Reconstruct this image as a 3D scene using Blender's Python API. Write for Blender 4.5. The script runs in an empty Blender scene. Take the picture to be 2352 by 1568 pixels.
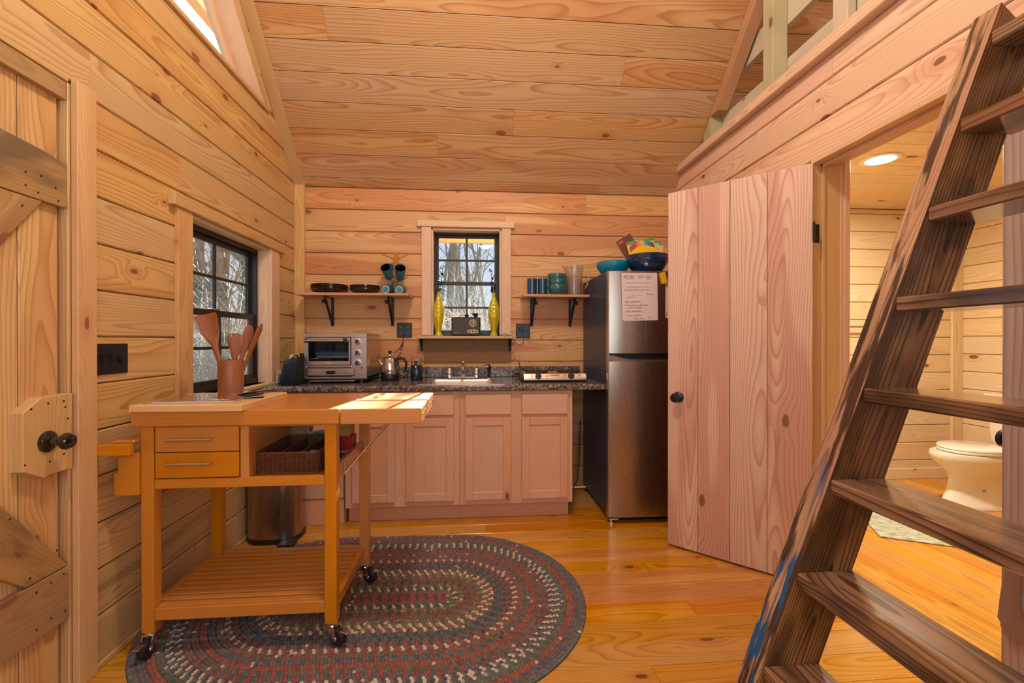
import bpy, bmesh, math, random
from math import sin, cos, pi, sqrt, radians as R_, atan2
from mathutils import Vector, Matrix
random.seed(7)
S = bpy.context.scene
C = S.collection

# ---------------------------------------------------------------- camera
F_, YAW, PITCH = 1045.0, R_(4.8), R_(0.18)
cam = bpy.data.cameras.new('camera'); camo = bpy.data.objects.new('camera', cam); C.objects.link(camo)
cam.sensor_width = 36.0; cam.lens = F_ / 2352 * 36.0; cam.clip_start = 0.02; cam.clip_end = 300
fw = Vector((sin(YAW) * cos(PITCH), cos(YAW) * cos(PITCH), -sin(PITCH)))
rt = Vector((cos(YAW), -sin(YAW), 0)); up = rt.cross(fw)
camo.matrix_world = Matrix(((rt.x, up.x, -fw.x, 0), (rt.y, up.y, -fw.y, 0), (rt.z, up.z, -fw.z, 1.185), (0, 0, 0, 1)))
S.camera = camo

# ---------------------------------------------------------------- world, sun, lamps, exposure
S.view_settings.view_transform = 'Standard'; S.view_settings.look = 'None'
S.view_settings.gamma = 1.0; S.view_settings.use_curve_mapping = False
S.view_settings.exposure = -0.12
W = bpy.data.worlds.new('world'); S.world = W; W.use_nodes = True
nt = W.node_tree; nt.nodes.clear()
o_ = nt.nodes.new('ShaderNodeOutputWorld'); b_ = nt.nodes.new('ShaderNodeBackground')
# thin bright winter haze: pale at the horizon, bluer overhead, the same all round
tcw = nt.nodes.new('ShaderNodeTexCoord'); sxw = nt.nodes.new('ShaderNodeSeparateXYZ'); rw = nt.nodes.new('ShaderNodeValToRGB')
nt.links.new(tcw.outputs['Generated'], sxw.inputs[0]); nt.links.new(sxw.outputs[2], rw.inputs[0])
rw.color_ramp.elements[0].position = 0.0; rw.color_ramp.elements[0].color = (.70, .79, .93, 1)
rw.color_ramp.elements[1].position = .8; rw.color_ramp.elements[1].color = (.36, .52, .86, 1)
b_.inputs['Strength'].default_value = 1.3
nt.links.new(rw.outputs[0], b_.inputs['Color']); nt.links.new(b_.outputs[0], o_.inputs['Surface'])

def light(name, kind, loc, target, energy, color, size=None, size_y=None, spread=None):
    l = bpy.data.lights.new(name, kind); o = bpy.data.objects.new(name, l); C.objects.link(o)
    o.location = loc; l.energy = energy; l.color = color
    d = (Vector(target) - Vector(loc)).normalized()
    o.rotation_euler = d.to_track_quat('-Z', 'Y').to_euler()
    if kind == 'AREA':
        l.shape = 'RECTANGLE' if size_y else 'DISK'; l.size = size
        if size_y: l.size_y = size_y
        if spread: l.spread = spread
    elif kind == 'SUN': l.angle = size
    else: l.shadow_soft_size = size
    return o
light('sun', 'SUN', (0.5, 8, 5), (0.5 - 0.135 * 8, 0, 5 - 0.53 * 8), 85.0, (1.0, 0.95, 0.86), R_(0.6))
# unseen area lamp standing in for presumed daylight from behind the camera
light('front_window_daylight', 'AREA', (0.1, -0.72, 1.50), (0.1, 3.0, 1.35), 25.0, (0.88, 0.95, 1.0), 2.2, 1.3)
# sampling portals for the sky light that enters by the three glazed openings
for nm, lc, tg, sx_, sy_ in (('gable_window_portal', (-1.50, 2.1, 3.3), (0, 2.1, 3.3), 1.5, 1.3), ('left_window_portal', (-1.52, 2.72, 1.34), (0, 2.72, 1.34), .86, .88), ('back_window_portal', (-.056, 3.76, 1.63), (-.056, 0, 1.63), .54, .84)):
    po = light(nm, 'AREA', lc, tg, 1.0, (1, 1, 1), sx_, sy_); po.data.cycles.is_portal = True
# unseen fill lamp added high under the ridge to brighten the room
light('ridge_fill', 'POINT', (0.1, 1.15, 3.55), (0, 0, 0), 124.0, (1.0, 0.94, 0.82), 0.16)
light('rear_fill', 'POINT', (0.2, -0.35, 2.9), (0, 0, 0), 66.0, (1.0, 0.94, 0.82), 0.16)  # second added fill, unseen behind the camera, brightens the loft side

# ---------------------------------------------------------------- mesh builder
class MB:
    def __init__(s): s.v = []; s.f = []; s.m = []; s.cur = 0; s.col = None
    def add(s, vs, fs):
        n = len(s.v); s.v += [tuple(p) for p in vs]; s.f += [tuple(i + n for i in f) for f in fs]; s.m += [s.cur] * len(fs)
    def box(s, x0, x1, y0, y1, z0, z1, c=0.0, M=None):
        if x1 < x0: x0, x1 = x1, x0
        if y1 < y0: y0, y1 = y1, y0
        if z1 < z0: z0, z1 = z1, z0
        c = min(c, (x1 - x0) * .45, (y1 - y0) * .45, (z1 - z0) * .45)
        if c <= 0:
            vs = [(x, y, z) for z in (z0, z1) for y in (y0, y1) for x in (x0, x1)]
            fs = [(0, 2, 3, 1), (4, 5, 7, 6), (0, 1, 5, 4), (2, 6, 7, 3), (0, 4, 6, 2), (1, 3, 7, 5)]
        else:
            L = ((x0, x1), (y0, y1), (z0, z1)); idx = {}; vs = []
            for i in (0, 1):
                for j in (0, 1):
                    for k in (0, 1):
                        for a in range(3):
                            p = [L[0][i], L[1][j], L[2][k]]
                            for b in range(3):
                                if b != a: p[b] += c if (i, j, k)[b] == 0 else -c
                            idx[(i, j, k, a)] = len(vs); vs.append(tuple(p))
            fs = []
            ctr = Vector(((x0 + x1) / 2, (y0 + y1) / 2, (z0 + z1) / 2))
            def put(f):
                a, b, d = Vector(vs[f[0]]), Vector(vs[f[1]]), Vector(vs[f[2]])
                nn = (b - a).cross(d - a)
                mid = sum((Vector(vs[q]) for q in f), Vector()) / len(f)
                fs.append(tuple(f) if nn.dot(mid - ctr) > 0 else tuple(reversed(f)))
            for a in range(3):
                b, d = [q for q in range(3) if q != a]
                for sgn in (0, 1):
                    f = []
                    for (u, w) in ((0, 0), (1, 0), (1, 1), (0, 1)):
                        k = [0, 0, 0]; k[a] = sgn; k[b] = u; k[d] = w
                        f.append(idx[(k[0], k[1], k[2], a)])
                    put(f)
            for a in range(3):      # edges along axis a
                b, d = [q for q in range(3) if q != a]
                for u in (0, 1):
                    for w in (0, 1):
                        k0 = [0, 0, 0]; k0[b] = u; k0[d] = w; k1 = list(k0); k1[a] = 1
                        put([idx[(*k0, b)], idx[(*k1, b)], idx[(*k1, d)], idx[(*k0, d)]])
            for i in (0, 1):
                for j in (0, 1):
                    for k in (0, 1): put([idx[(i, j, k, 0)], idx[(i, j, k, 1)], idx[(i, j, k, 2)]])
        if M is not None: vs = [tuple(M @ Vector(p)) for p in vs]
        s.add(vs, fs); return s
    def prism(s, poly, ax, lo, hi, inset=0.0, vonly=False):
        # poly in the two axes other than ax (cyclic order), extruded along ax from lo to hi; inset chamfers the hi face
        n = len(poly)
        A = sum(poly[i][0] * poly[(i + 1) % n][1] - poly[(i + 1) % n][0] * poly[i][1] for i in range(n))
        if A < 0: poly = list(reversed(poly))
        def P(u, v, w):
            return ((w, u, v), (v, w, u), (u, v, w))[ax]
        if inset > 0:
            ins = inset_poly(poly, inset)
            if vonly: ins = [(p[0], q[1]) for p, q in zip(poly, ins)]
            vs = [P(u, v, lo) for u, v in poly] + [P(u, v, hi - inset) for u, v in poly] + [P(u, v, hi) for u, v in ins]
            fs = [tuple(reversed(range(n))), tuple(range(2 * n, 3 * n))]
            for k in (0, 1):
                for i in range(n): j = (i + 1) % n; fs.append((k * n + i, k * n + j, (k + 1) * n + j, (k + 1) * n + i))
        else:
            vs = [P(u, v, lo) for u, v in poly] + [P(u, v, hi) for u, v in poly]
            fs = [tuple(reversed(range(n))), tuple(range(n, 2 * n))]
            for i in range(n): j = (i + 1) % n; fs.append((i, j, n + j, n + i))
        s.add(vs, fs); return s
    def lathe(s, prof, c=(0, 0, 0), ax=2, seg=24, fn=None, cap=True):
        # prof: list of (r, h) from bottom to top along axis ax
        vs = []; fs = []; n = len(prof)
        for i, (r, h) in enumerate(prof):
            for k in range(seg):
                a = 2 * pi * k / seg; rr = r if fn is None else fn(r, h, a)
                p = [0, 0, 0]; p[ax] = h; p[(ax + 1) % 3] = rr * cos(a); p[(ax + 2) % 3] = rr * sin(a)
                vs.append((p[0] + c[0], p[1] + c[1], p[2] + c[2]))
        for i in range(n - 1):
            for k in range(seg):
                k2 = (k + 1) % seg
                fs.append((i * seg + k, i * seg + k2, (i + 1) * seg + k2, (i + 1) * seg + k))
        if cap:
            if prof[0][0] > 1e-5: fs.append(tuple(reversed(range(seg))))
            if prof[-1][0] > 1e-5: fs.append(tuple(range((n - 1) * seg, n * seg)))
        s.add(vs, fs); return s
    def cyl(s, c, r, h, ax=2, seg=20, r2=None):
        s.lathe([(r, 0), (r if r2 is None else r2, h)], c, ax, seg); return s
    def tube(s, pts, r, seg=8, cap=True):
        pts = [Vector(p) for p in pts]; n = len(pts)
        rs = r if isinstance(r, (list, tuple)) else [r] * n
        t0 = (pts[1] - pts[0]).normalized()
        u = t0.orthogonal().normalized(); vs = []; fs = []
        for i in range(n):
            t = (pts[min(i + 1, n - 1)] - pts[max(i - 1, 0)]).normalized()
            u = (u - t * u.dot(t))
            u = u.normalized() if u.length > 1e-6 else t.orthogonal().normalized()
            w = t.cross(u)
            for k in range(seg):
                a = 2 * pi * k / seg
                vs.append(pts[i] + (u * cos(a) + w * sin(a)) * rs[i])
        for i in range(n - 1):
            for k in range(seg):
                k2 = (k + 1) % seg
                fs.append((i * seg + k, i * seg + k2, (i + 1) * seg + k2, (i + 1) * seg + k))
        if cap: fs.append(tuple(reversed(range(seg)))); fs.append(tuple(range((n - 1) * seg, n * seg)))
        s.add(vs, fs); return s
    def sphere(s, c, r, seg=12, rings=8, sc=(1, 1, 1), M=None):
        vs = []; fs = []
        for i in range(rings + 1):
            th = pi * i / rings - pi / 2
            for k in range(seg):
                a = 2 * pi * k / seg
                p = Vector((r * cos(th) * cos(a) * sc[0], r * cos(th) * sin(a) * sc[1], r * sin(th) * sc[2]))
                if M is not None: p = M @ p
                vs.append((p.x + c[0], p.y + c[1], p.z + c[2]))
        for i in range(rings):
            for k in range(seg):
                k2 = (k + 1) % seg
                fs.append((i * seg + k, i * seg + k2, (i + 1) * seg + k2, (i + 1) * seg + k))
        s.add(vs, fs); return s

def inset_poly(poly, d):
    n = len(poly); out = []
    for i in range(n):
        p0 = Vector(poly[i - 1]); p1 = Vector(poly[i]); p2 = Vector(poly[(i + 1) % n])
        e1 = (p1 - p0); e2 = (p2 - p1)
        if e1.length < 1e-9 or e2.length < 1e-9: out.append(tuple(p1)); continue
        e1.normalize(); e2.normalize()
        n1 = Vector((-e1.y, e1.x)); n2 = Vector((-e2.y, e2.x))
        m = n1 + n2; k = m.dot(n1)
        out.append(tuple(p1 + m * (d / k if abs(k) > .15 else d)))
    return out

CEN = {}
def setmats(me, mat):
    for m in (mat if isinstance(mat, (list, tuple)) else [mat]): me.materials.append(m)
def obj(name, mb, mat, parent=None, smooth=False, center=True, angle=None):
    vs = mb.v
    if center and vs:
        lo = [min(p[i] for p in vs) for i in range(3)]; hi = [max(p[i] for p in vs) for i in range(3)]
        c = Vector([(lo[i] + hi[i]) / 2 for i in range(3)])
    else: c = Vector((0, 0, 0))
    me = bpy.data.meshes.new(name)
    me.from_pydata([(p[0] - c.x, p[1] - c.y, p[2] - c.z) for p in vs], [], mb.f)
    setmats(me, mat)
    if any(mb.m): me.polygons.foreach_set('material_index', mb.m)
    if smooth:
        me.polygons.foreach_set('use_smooth', [True] * len(me.polygons))
        me.set_sharp_from_angle(angle=R_(angle or 40))
    me.update()
    o = bpy.data.objects.new(name, me); C.objects.link(o)
    CEN[o.name] = c
    if parent is not None:
        o.parent = parent; o.location = c - CEN.get(parent.name, Vector((0, 0, 0)))
    else: o.location = c
    return o
def thing(name, label, cat, loc=(0, 0, 0), rz=0.0, group=None):
    o = bpy.data.objects.new(name, None); C.objects.link(o); o.empty_display_size = .05
    o.location = loc; o.rotation_euler = (0, 0, rz)
    o['label'] = label; o['category'] = cat
    if group: o['group'] = group
    CEN[o.name] = Vector((0, 0, 0)); return o
def tag(o, label, cat, group=None):
    o['label'] = label; o['category'] = cat
    if group: o['group'] = group
    return o
def struct(o, label, cat):
    o['kind'] = 'structure'; o['label'] = label; o['category'] = cat; return o
def dup(o, parent=None):
    c = o.copy(); C.objects.link(c); CEN[c.name] = CEN.get(o.name, Vector((0, 0, 0)))
    if parent is not None: c.parent = parent
    for ch in list(o.children): dup(ch, c)
    return c
def regrain(o, ang=-pi / 4):      # turn the board's own axes so that its grain runs along a sloping board
    o.data.transform(Matrix.Rotation(-ang, 4, 'X')); o.rotation_euler = (ang, 0, 0); return o
def copy_thing(src, label, loc=None, rz=None, group=None):
    c = dup(src); c['label'] = label
    if loc is not None: c.location = loc
    if rz is not None: c.rotation_euler = (0, 0, rz)
    if group: c['group'] = group
    return c
def text(body, size, mat, parent, M, name='lettering', ext=0.0004, sx=1.0, align='LEFT', shear=0.0):
    cu = bpy.data.curves.new(name, 'FONT'); cu.body = body; cu.size = size; cu.extrude = ext
    cu.align_x = align; cu.shear = shear; cu.resolution_u = 2
    t = bpy.data.objects.new(name, cu); C.objects.link(t)
    me = bpy.data.meshes.new_from_object(t)
    bpy.data.objects.remove(t); bpy.data.curves.remove(cu)
    me.materials.clear(); me.materials.append(mat)
    mm = M @ Matrix.Diagonal((sx, 1, 1, 1))
    me.transform(mm)
    vs = [tuple(v.co) for v in me.vertices]; mb = MB(); mb.v = vs; mb.f = [tuple(p.vertices) for p in me.polygons]; mb.m = [0] * len(mb.f)
    bpy.data.meshes.remove(me)
    if not vs: return None
    return obj(name, mb, mat, parent)
def face_front(x, y, z):      # text plane facing -Y
    return Matrix.Translation((x, y, z)) @ Matrix.Rotation(pi / 2, 4, 'X')

# ---------------------------------------------------------------- materials
def new_mat(name):
    m = bpy.data.materials.new(name); m.use_nodes = True; t = m.node_tree; t.nodes.clear()
    out = t.nodes.new('ShaderNodeOutputMaterial'); p = t.nodes.new('ShaderNodeBsdfPrincipled')
    t.links.new(p.outputs[0], out.inputs[0]); return m, t, p
def setp(p, **k):
    for a, v in k.items():
        p.inputs[a.replace('_', ' ')].default_value = v
class NG:
    def __init__(s, t): s.t = t
    def val(s, x):
        return x
    def link(s, inp, v):
        if isinstance(v, (int, float)): inp.default_value = v
        elif isinstance(v, tuple): inp.default_value = v if len(v) == len(inp.default_value) else (*v, 1.0)
        else: s.t.links.new(v, inp)
    def math(s, op, a, b=None, c=None, clamp=False):
        n = s.t.nodes.new('ShaderNodeMath'); n.operation = op; n.use_clamp = clamp
        s.link(n.inputs[0], a)
        if b is not None: s.link(n.inputs[1], b)
        if c is not None: s.link(n.inputs[2], c)
        return n.outputs[0]
    def sep(s, v):
        n = s.t.nodes.new('ShaderNodeSeparateXYZ'); s.link(n.inputs[0], v); return n.outputs
    def comb(s, x, y, z):
        n = s.t.nodes.new('ShaderNodeCombineXYZ')
        for i, q in enumerate((x, y, z)): s.link(n.inputs[i], q)
        return n.outputs[0]
    def noise(s, v, scale, detail=2.0, rough=0.5, dist=0.0):
        n = s.t.nodes.new('ShaderNodeTexNoise'); s.link(n.inputs['Vector'], v)
        n.inputs['Scale'].default_value = scale; n.inputs['Detail'].default_value = detail
        n.inputs['Roughness'].default_value = rough; n.inputs['Distortion'].default_value = dist
        return n.outputs
    def mix(s, f, a, b, mode='MIX'):
        n = s.t.nodes.new('ShaderNodeMix'); n.data_type = 'RGBA'; n.blend_type = mode
        s.link(n.inputs[0], f); s.link(n.inputs[6], a); s.link(n.inputs[7], b); return n.outputs[2]
    def ramp(s, f, stops, interp='LINEAR'):
        n = s.t.nodes.new('ShaderNodeValToRGB'); n.color_ramp.interpolation = interp
        e = n.color_ramp.elements
        while len(e) > 1: e.remove(e[0])
        e[0].position = stops[0][0]; e[0].color = (*stops[0][1], 1) if len(stops[0][1]) == 3 else stops[0][1]
        for p, c in stops[1:]:
            q = e.new(p); q.color = (*c, 1)
        s.link(n.inputs[0], f); return n.outputs[0]
    def mapr(s, v, a, b, c, d, smooth=False):
        n = s.t.nodes.new('ShaderNodeMapRange'); n.interpolation_type = 'SMOOTHSTEP' if smooth else 'LINEAR'
        s.link(n.inputs[0], v)
        for i, q in enumerate((a, b, c, d)): n.inputs[i + 1].default_value = q
        return n.outputs[0]
    def bump(s, h, strength, dist, p):
        n = s.t.nodes.new('ShaderNodeBump'); n.inputs['Strength'].default_value = strength; n.inputs['Distance'].default_value = dist
        s.link(n.inputs['Height'], h); s.t.links.new(n.outputs[0], p.inputs['Normal'])
def G(v): return (v, v, v)

WOOD = {}
def wood(kind, ax='x'):
    """solid-log wood: growth rings cut by the board, knots, heartwood streaks; ax = grain direction in object space"""
    key = (kind, ax)
    if key in WOOD: return WOOD[key]
    P = dict(light=(.66, .40, .175), dark=(.40, .185, .06), heart=(.50, .215, .09), knot=(.13, .05, .022), ring=.0085, knots=.33,
             rough=.42, heartamt=.55, contrast=.62, warp=.035, coat=0.0, var=.16, depth=.12, fine=.10, bump=.05, sat=1.0)
    P.update(KINDS[kind])
    m, t, p = new_mat('wood_%s_%s' % (kind, ax)); g = NG(t)
    tc = t.nodes.new('ShaderNodeTexCoord'); oi = t.nodes.new('ShaderNodeObjectInfo'); rnd = oi.outputs['Random']
    X, Y, Z = g.sep(tc.outputs['Object'])
    x, y, z = {'x': (X, Y, Z), 'y': (Y, Z, X), 'z': (Z, X, Y), 'zy': (Z, Y, X), 'yx': (Y, X, Z), 'xz': (X, Z, Y)}[ax]
    r1 = g.math('FRACT', g.math('MULTIPLY', rnd, 17.31)); r2 = g.math('FRACT', g.math('MULTIPLY', rnd, 57.7)); r3 = g.math('FRACT', g.math('MULTIPLY', rnd, 113.9))
    r4 = g.math('FRACT', g.math('MULTIPLY', rnd, 251.3))
    xo = g.math('ADD', x, g.math('MULTIPLY', rnd, 91.0)); yo = g.math('ADD', y, g.math('MULTIPLY', r1, 37.0)); zo = g.math('ADD', z, g.math('MULTIPLY', r2, 11.0))
    # knots
    kv = g.comb(g.math('MULTIPLY', xo, 2.4), g.math('MULTIPLY', yo, 5.2), 0.0)
    vo = t.nodes.new('ShaderNodeTexVoronoi'); vo.voronoi_dimensions = '2D'; g.link(vo.inputs['Vector'], kv); vo.inputs['Scale'].default_value = 1.0
    kcol = g.sep(vo.outputs['Color']); kc = kcol[0]
    kn_ = g.noise(g.comb(g.math('MULTIPLY', xo, 16.0), g.math('MULTIPLY', yo, 40.0), 0.0), 1.0, 2.0)[0]
    kd = g.math('DIVIDE', g.math('ADD', vo.outputs['Distance'], g.math('MULTIPLY', g.math('SUBTRACT', kn_, .5), .05)), g.math('ADD', .35, g.math('MULTIPLY', kcol[1], .9)))
    on = g.math('LESS_THAN', kc, P['knots'])
    swell = g.math('MULTIPLY', g.mapr(kd, 0.0, .42, 1.0, 0.0, True), on)
    # growth rings
    lo = g.comb(g.math('MULTIPLY', xo, .9), g.math('MULTIPLY', yo, 4.0), g.math('MULTIPLY', zo, 4.0))
    n1 = g.noise(lo, 1.0, 1.5, .45)
    na, nb = g.math('SUBTRACT', n1[0], .5), g.math('SUBTRACT', g.sep(n1[1])[2], .5)
    py = g.math('ADD', g.math('ADD', y, g.math('MULTIPLY', g.math('SUBTRACT', r3, .5), .16)), g.math('MULTIPLY', na, P['warp'] * 2.2))
    pz = g.math('ADD', g.math('ADD', z, g.math('ADD', g.math('MULTIPLY', r2, P['depth']), .02)), g.math('MULTIPLY', nb, P['warp'] * 3.4))
    rr = g.math('SQRT', g.math('ADD', g.math('MULTIPLY', py, py), g.math('MULTIPLY', pz, pz)))
    wob = g.math('MULTIPLY', g.math('SUBTRACT', g.noise(g.comb(g.math('MULTIPLY', xo, 5.0), g.math('MULTIPLY', yo, 26.0), g.math('MULTIPLY', zo, 26.0)), 1.0, 2.0)[0], .5), .0045)
    rr = g.math('ADD', g.math('ADD', rr, wob), g.math('MULTIPLY', swell, .022))
    fr = g.math('FRACT', g.math('DIVIDE', rr, P['ring']))
    band = g.ramp(fr, [(0, G(.03)), (.35, G(.08)), (.70, G(.42)), (.88, G(1.0)), (.96, G(.7)), (1.0, G(.03))])
    # fine fibre
    fib = g.noise(g.comb(g.math('MULTIPLY', xo, 3.0), g.math('MULTIPLY', yo, 240.0), g.math('MULTIPLY', zo, 240.0)), 1.0, 2.0, .6)[0]
    broad = g.noise(g.comb(g.math('MULTIPLY', xo, .7), g.math('MULTIPLY', yo, 7.0), g.math('MULTIPLY', zo, 3.0)), 1.0, 1.0)[0]
    col = g.mix(g.math('MULTIPLY', band, P['contrast']), P['light'], P['dark'])
    hm = g.math('MULTIPLY', g.mapr(g.math('ADD', broad, g.math('MULTIPLY', g.math('SUBTRACT', r4, .62), .55)), .52, .62, 0, 1, True), P['heartamt'])
    hcol = g.mix(g.math('MULTIPLY', band, P['contrast'] * .8), P['heart'], tuple(q * .55 for q in P['heart']))
    col = g.mix(hm, col, hcol)
    col = g.mix(g.math('MULTIPLY', g.mapr(fib, .35, .75, 0, 1), P['fine'] * 2), col, P['dark'])
    # knot body
    kcore = g.math('MULTIPLY', g.mapr(kd, .055, .085, 1.0, 0.0, True), on)
    khalo = g.math('MULTIPLY', g.mapr(kd, .07, .30, .55, 0.0, True), on)
    col = g.mix(khalo, col, P['heart'])
    col = g.mix(g.math('MULTIPLY', kcore, .92), col, g.mix(g.math('FRACT', g.math('MULTIPLY', kd, 70.0)), P['knot'], tuple(q * 2.4 for q in P['knot'])))
    # tint per piece
    v = g.math('ADD', 1.0 - P['var'] * .5, g.math('MULTIPLY', r4, P['var']))
    hs = t.nodes.new('ShaderNodeHueSaturation'); g.link(hs.inputs['Color'], col); g.link(hs.inputs['Value'], v)
    g.link(hs.inputs['Saturation'], g.math('ADD', P['sat'] - .08, g.math('MULTIPLY', r1, .16)))
    col = hs.outputs[0]
    if 'extra' in P: col = P['extra'](g, t, col, (x, y, z), (xo, yo, zo), fr)
    g.link(p.inputs['Base Color'], col)
    p.inputs['Roughness'].default_value = P['rough']
    p.inputs['Coat Weight'].default_value = P['coat']; p.inputs['Coat Roughness'].default_value = .12
    p.inputs['Specular IOR Level'].default_value = P.get('spec', .4)
    if P['bump'] > 0: g.bump(g.math('ADD', g.math('MULTIPLY', band, -.5), g.math('MULTIPLY', fib, .35)), P['bump'], .004, p)
    WOOD[key] = m; return m
def weather(g, t, col, P, O, fr):     # grey weathered stains on reclaimed boards
    n = g.noise(g.comb(g.math('MULTIPLY', O[0], 2.5), g.math('MULTIPLY', O[1], 7.0), g.math('MULTIPLY', O[2], 4.0)), 1.0, 3.0)[0]
    return g.mix(g.mapr(n, .50, .66, 0, .8, True), col, (.13, .095, .055))
def blue_streak(g, t, col, P, O, fr):
    n = g.noise(g.comb(g.math('MULTIPLY', O[0], .9), g.math('MULTIPLY', O[1], 9.0), g.math('MULTIPLY', O[2], 2.0)), 1.0, 2.5)[0]
    return g.mix(g.mapr(n, .655, .74, 0, .5, True), col, (.20, .15, .09))
def scorch(g, t, col, P, O, fr):      # torch-burnt board: charred blotches along the grain
    n = g.noise(g.comb(g.math('MULTIPLY', O[0], 3.2), g.math('MULTIPLY', O[1], 11.0), g.math('MULTIPLY', O[2], 8.0)), 1.0, 3.0, .55)[0]
    return g.mix(g.mapr(n, .44, .64, 0, .72, True), col, (.014, .006, .004))
def scorch2(g, t, col, P, O, fr):
    n = g.noise(g.comb(g.math('MULTIPLY', O[0], 2.5), g.math('MULTIPLY', O[1], 12.0), g.math('MULTIPLY', O[2], 8.0)), 1.0, 3.0, .55)[0]
    return g.mix(g.mapr(n, .48, .68, 0, .8, True), col, (.018, .008, .006))
def scorch_edge(g, t, col, P, O, fr): # burnt patches and spilt blue paint on the ladder's edge
    n = g.noise(g.comb(g.math('MULTIPLY', O[0], 3.6), g.math('MULTIPLY', O[1], 34.0), g.math('MULTIPLY', O[2], 20.0)), 1.0, 3.0, .55)[0]
    col = g.mix(g.mapr(n, .50, .60, 0, .9, True), col, (.02, .010, .012))
    n2 = g.noise(g.comb(g.math('MULTIPLY', O[0], 5.0), g.math('MULTIPLY', O[1], 40.0), g.math('MULTIPLY', O[2], 20.0)), 1.3, 2.0)[0]
    low = g.mapr(P[0], -.55, -.05, 1.0, 0.0, True)
    return g.mix(g.math('MULTIPLY', g.mapr(n2, .52, .60, 0, 1, True), low), col, (.015, .10, .27))
KINDS = {
    'wall': dict(light=(.66, .44, .19), dark=(.42, .21, .062), heart=(.53, .27, .105), contrast=.78, extra=blue_streak),
    'back': dict(light=(.70, .41, .18), dark=(.45, .20, .065), heart=(.54, .215, .085), heartamt=.75, knots=.36, contrast=.7),
    'ceiling': dict(light=(.61, .385, .20), dark=(.41, .185, .065), heart=(.48, .205, .085), heartamt=.5, knots=.12, ring=.013, contrast=.85, warp=.05, depth=.06),
    'loft': dict(light=(.80, .56, .38), dark=(.54, .285, .165), heart=(.68, .37, .25), heartamt=.6, knots=.38, contrast=.7),
    'bath': dict(light=(.78, .61, .37), dark=(.58, .36, .16), heart=(.66, .40, .21), heartamt=.4, knots=.25, contrast=.5),
    'floor': dict(light=(.66, .335, .052), dark=(.44, .15, .014), heart=(.49, .15, .016), knot=(.09, .03, .01), rough=.24, coat=.35, heartamt=.6, knots=.28, var=.22, contrast=.7),
    'door': dict(light=(.70, .49, .37), dark=(.47, .215, .14), heart=(.56, .29, .22), heartamt=.75, knots=.22, ring=.0115, contrast=.80, var=.06, depth=.06, warp=.045, sat=.95),
    'sidecasing': dict(light=(.50, .36, .29), dark=(.31, .17, .13), heart=(.42, .25, .20), heartamt=.6, knots=.15, ring=.020, contrast=.8, depth=.02, warp=.05),
    'brownboard': dict(light=(.27, .135, .055), dark=(.15, .06, .022), heart=(.34, .16, .05), heartamt=.6, knots=.3, rough=.6, contrast=.6),
    'trim': dict(light=(.66, .44, .20), dark=(.47, .245, .095), knots=.15, heartamt=.3, contrast=.5, ring=.006),
    'pale': dict(light=(.76, .53, .36), dark=(.56, .31, .18), heart=(.62, .34, .22), knots=.1, heartamt=.3, contrast=.4, ring=.006),
    'reclaimed': dict(light=(.44, .27, .11), dark=(.27, .13, .045), heart=(.30, .15, .06), knots=.3, rough=.6, extra=weather, contrast=.5),
    'treated': dict(light=(.48, .44, .26), dark=(.34, .29, .14), heart=(.40, .34, .18), knots=.5, rough=.7, heartamt=.3, contrast=.4),
    'grey_rail': dict(light=(.55, .49, .37), dark=(.40, .33, .22), heart=(.44, .37, .26), knots=.6, rough=.7, heartamt=.3, contrast=.35),
    'rafter': dict(light=(.50, .25, .115), dark=(.36, .15, .06), heart=(.40, .17, .08), knots=.4, contrast=.4, rough=.5),
    'bamboo': dict(light=(.57, .215, .022), dark=(.41, .12, .006), heart=(.49, .155, .012), knots=0.0, ring=.004, contrast=.28, heartamt=.2, rough=.3, coat=.25, fine=.12, var=.06, depth=.4, warp=.008),
    'cabinet': dict(light=(.68, .385, .24), dark=(.53, .255, .145), heart=(.60, .30, .19), knots=.04, ring=.0055, contrast=.42, heartamt=.35, rough=.5, var=.07, depth=.08),
    'burnt': dict(light=(.32, .14, .045), dark=(.010, .0045, .003), heart=(.09, .028, .007), knot=(.30, .13, .05), ring=.0085, contrast=.97, knots=.3, rough=.20, coat=.4, heartamt=.6, extra=scorch, depth=.05, fine=.05),
    'burnt_edge': dict(light=(.54, .33, .19), dark=(.13, .055, .035), heart=(.36, .17, .09), knot=(.05, .02, .01), ring=.008, contrast=.75, rough=.22, coat=.4, extra=scorch_edge),
    'burnt_tread': dict(light=(.30, .155, .080), dark=(.030, .013, .009), heart=(.19, .080, .036), knot=(.03, .012, .006), ring=.009, contrast=.9, knots=.15, rough=.18, coat=.6, heartamt=.6, extra=scorch2, fine=.05),
    'teak': dict(light=(.30, .105, .034), dark=(.13, .035, .010), heart=(.28, .08, .022), knots=0.0, ring=.006, contrast=.5, rough=.4, depth=.3),
    'board': dict(light=(.70, .45, .22), dark=(.55, .30, .12), heart=(.62, .36, .16), knots=0.0, ring=.004, contrast=.3, rough=.4, depth=.4, warp=.01),
    'shelf_pine': dict(light=(.60, .35, .20), dark=(.44, .20, .10), knots=.2, contrast=.4),  # pine of the wall shelf boards
    'plaque': dict(light=(.34, .20, .14), dark=(.20, .10, .07), heart=(.26, .13, .09), knots=0.0, ring=.006, contrast=.5, rough=.5, depth=.2),
    'porch': dict(light=(.66, .27, .05), dark=(.50, .17, .03), knots=.3, contrast=.4),
}
SIMPLE = {}
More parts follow.
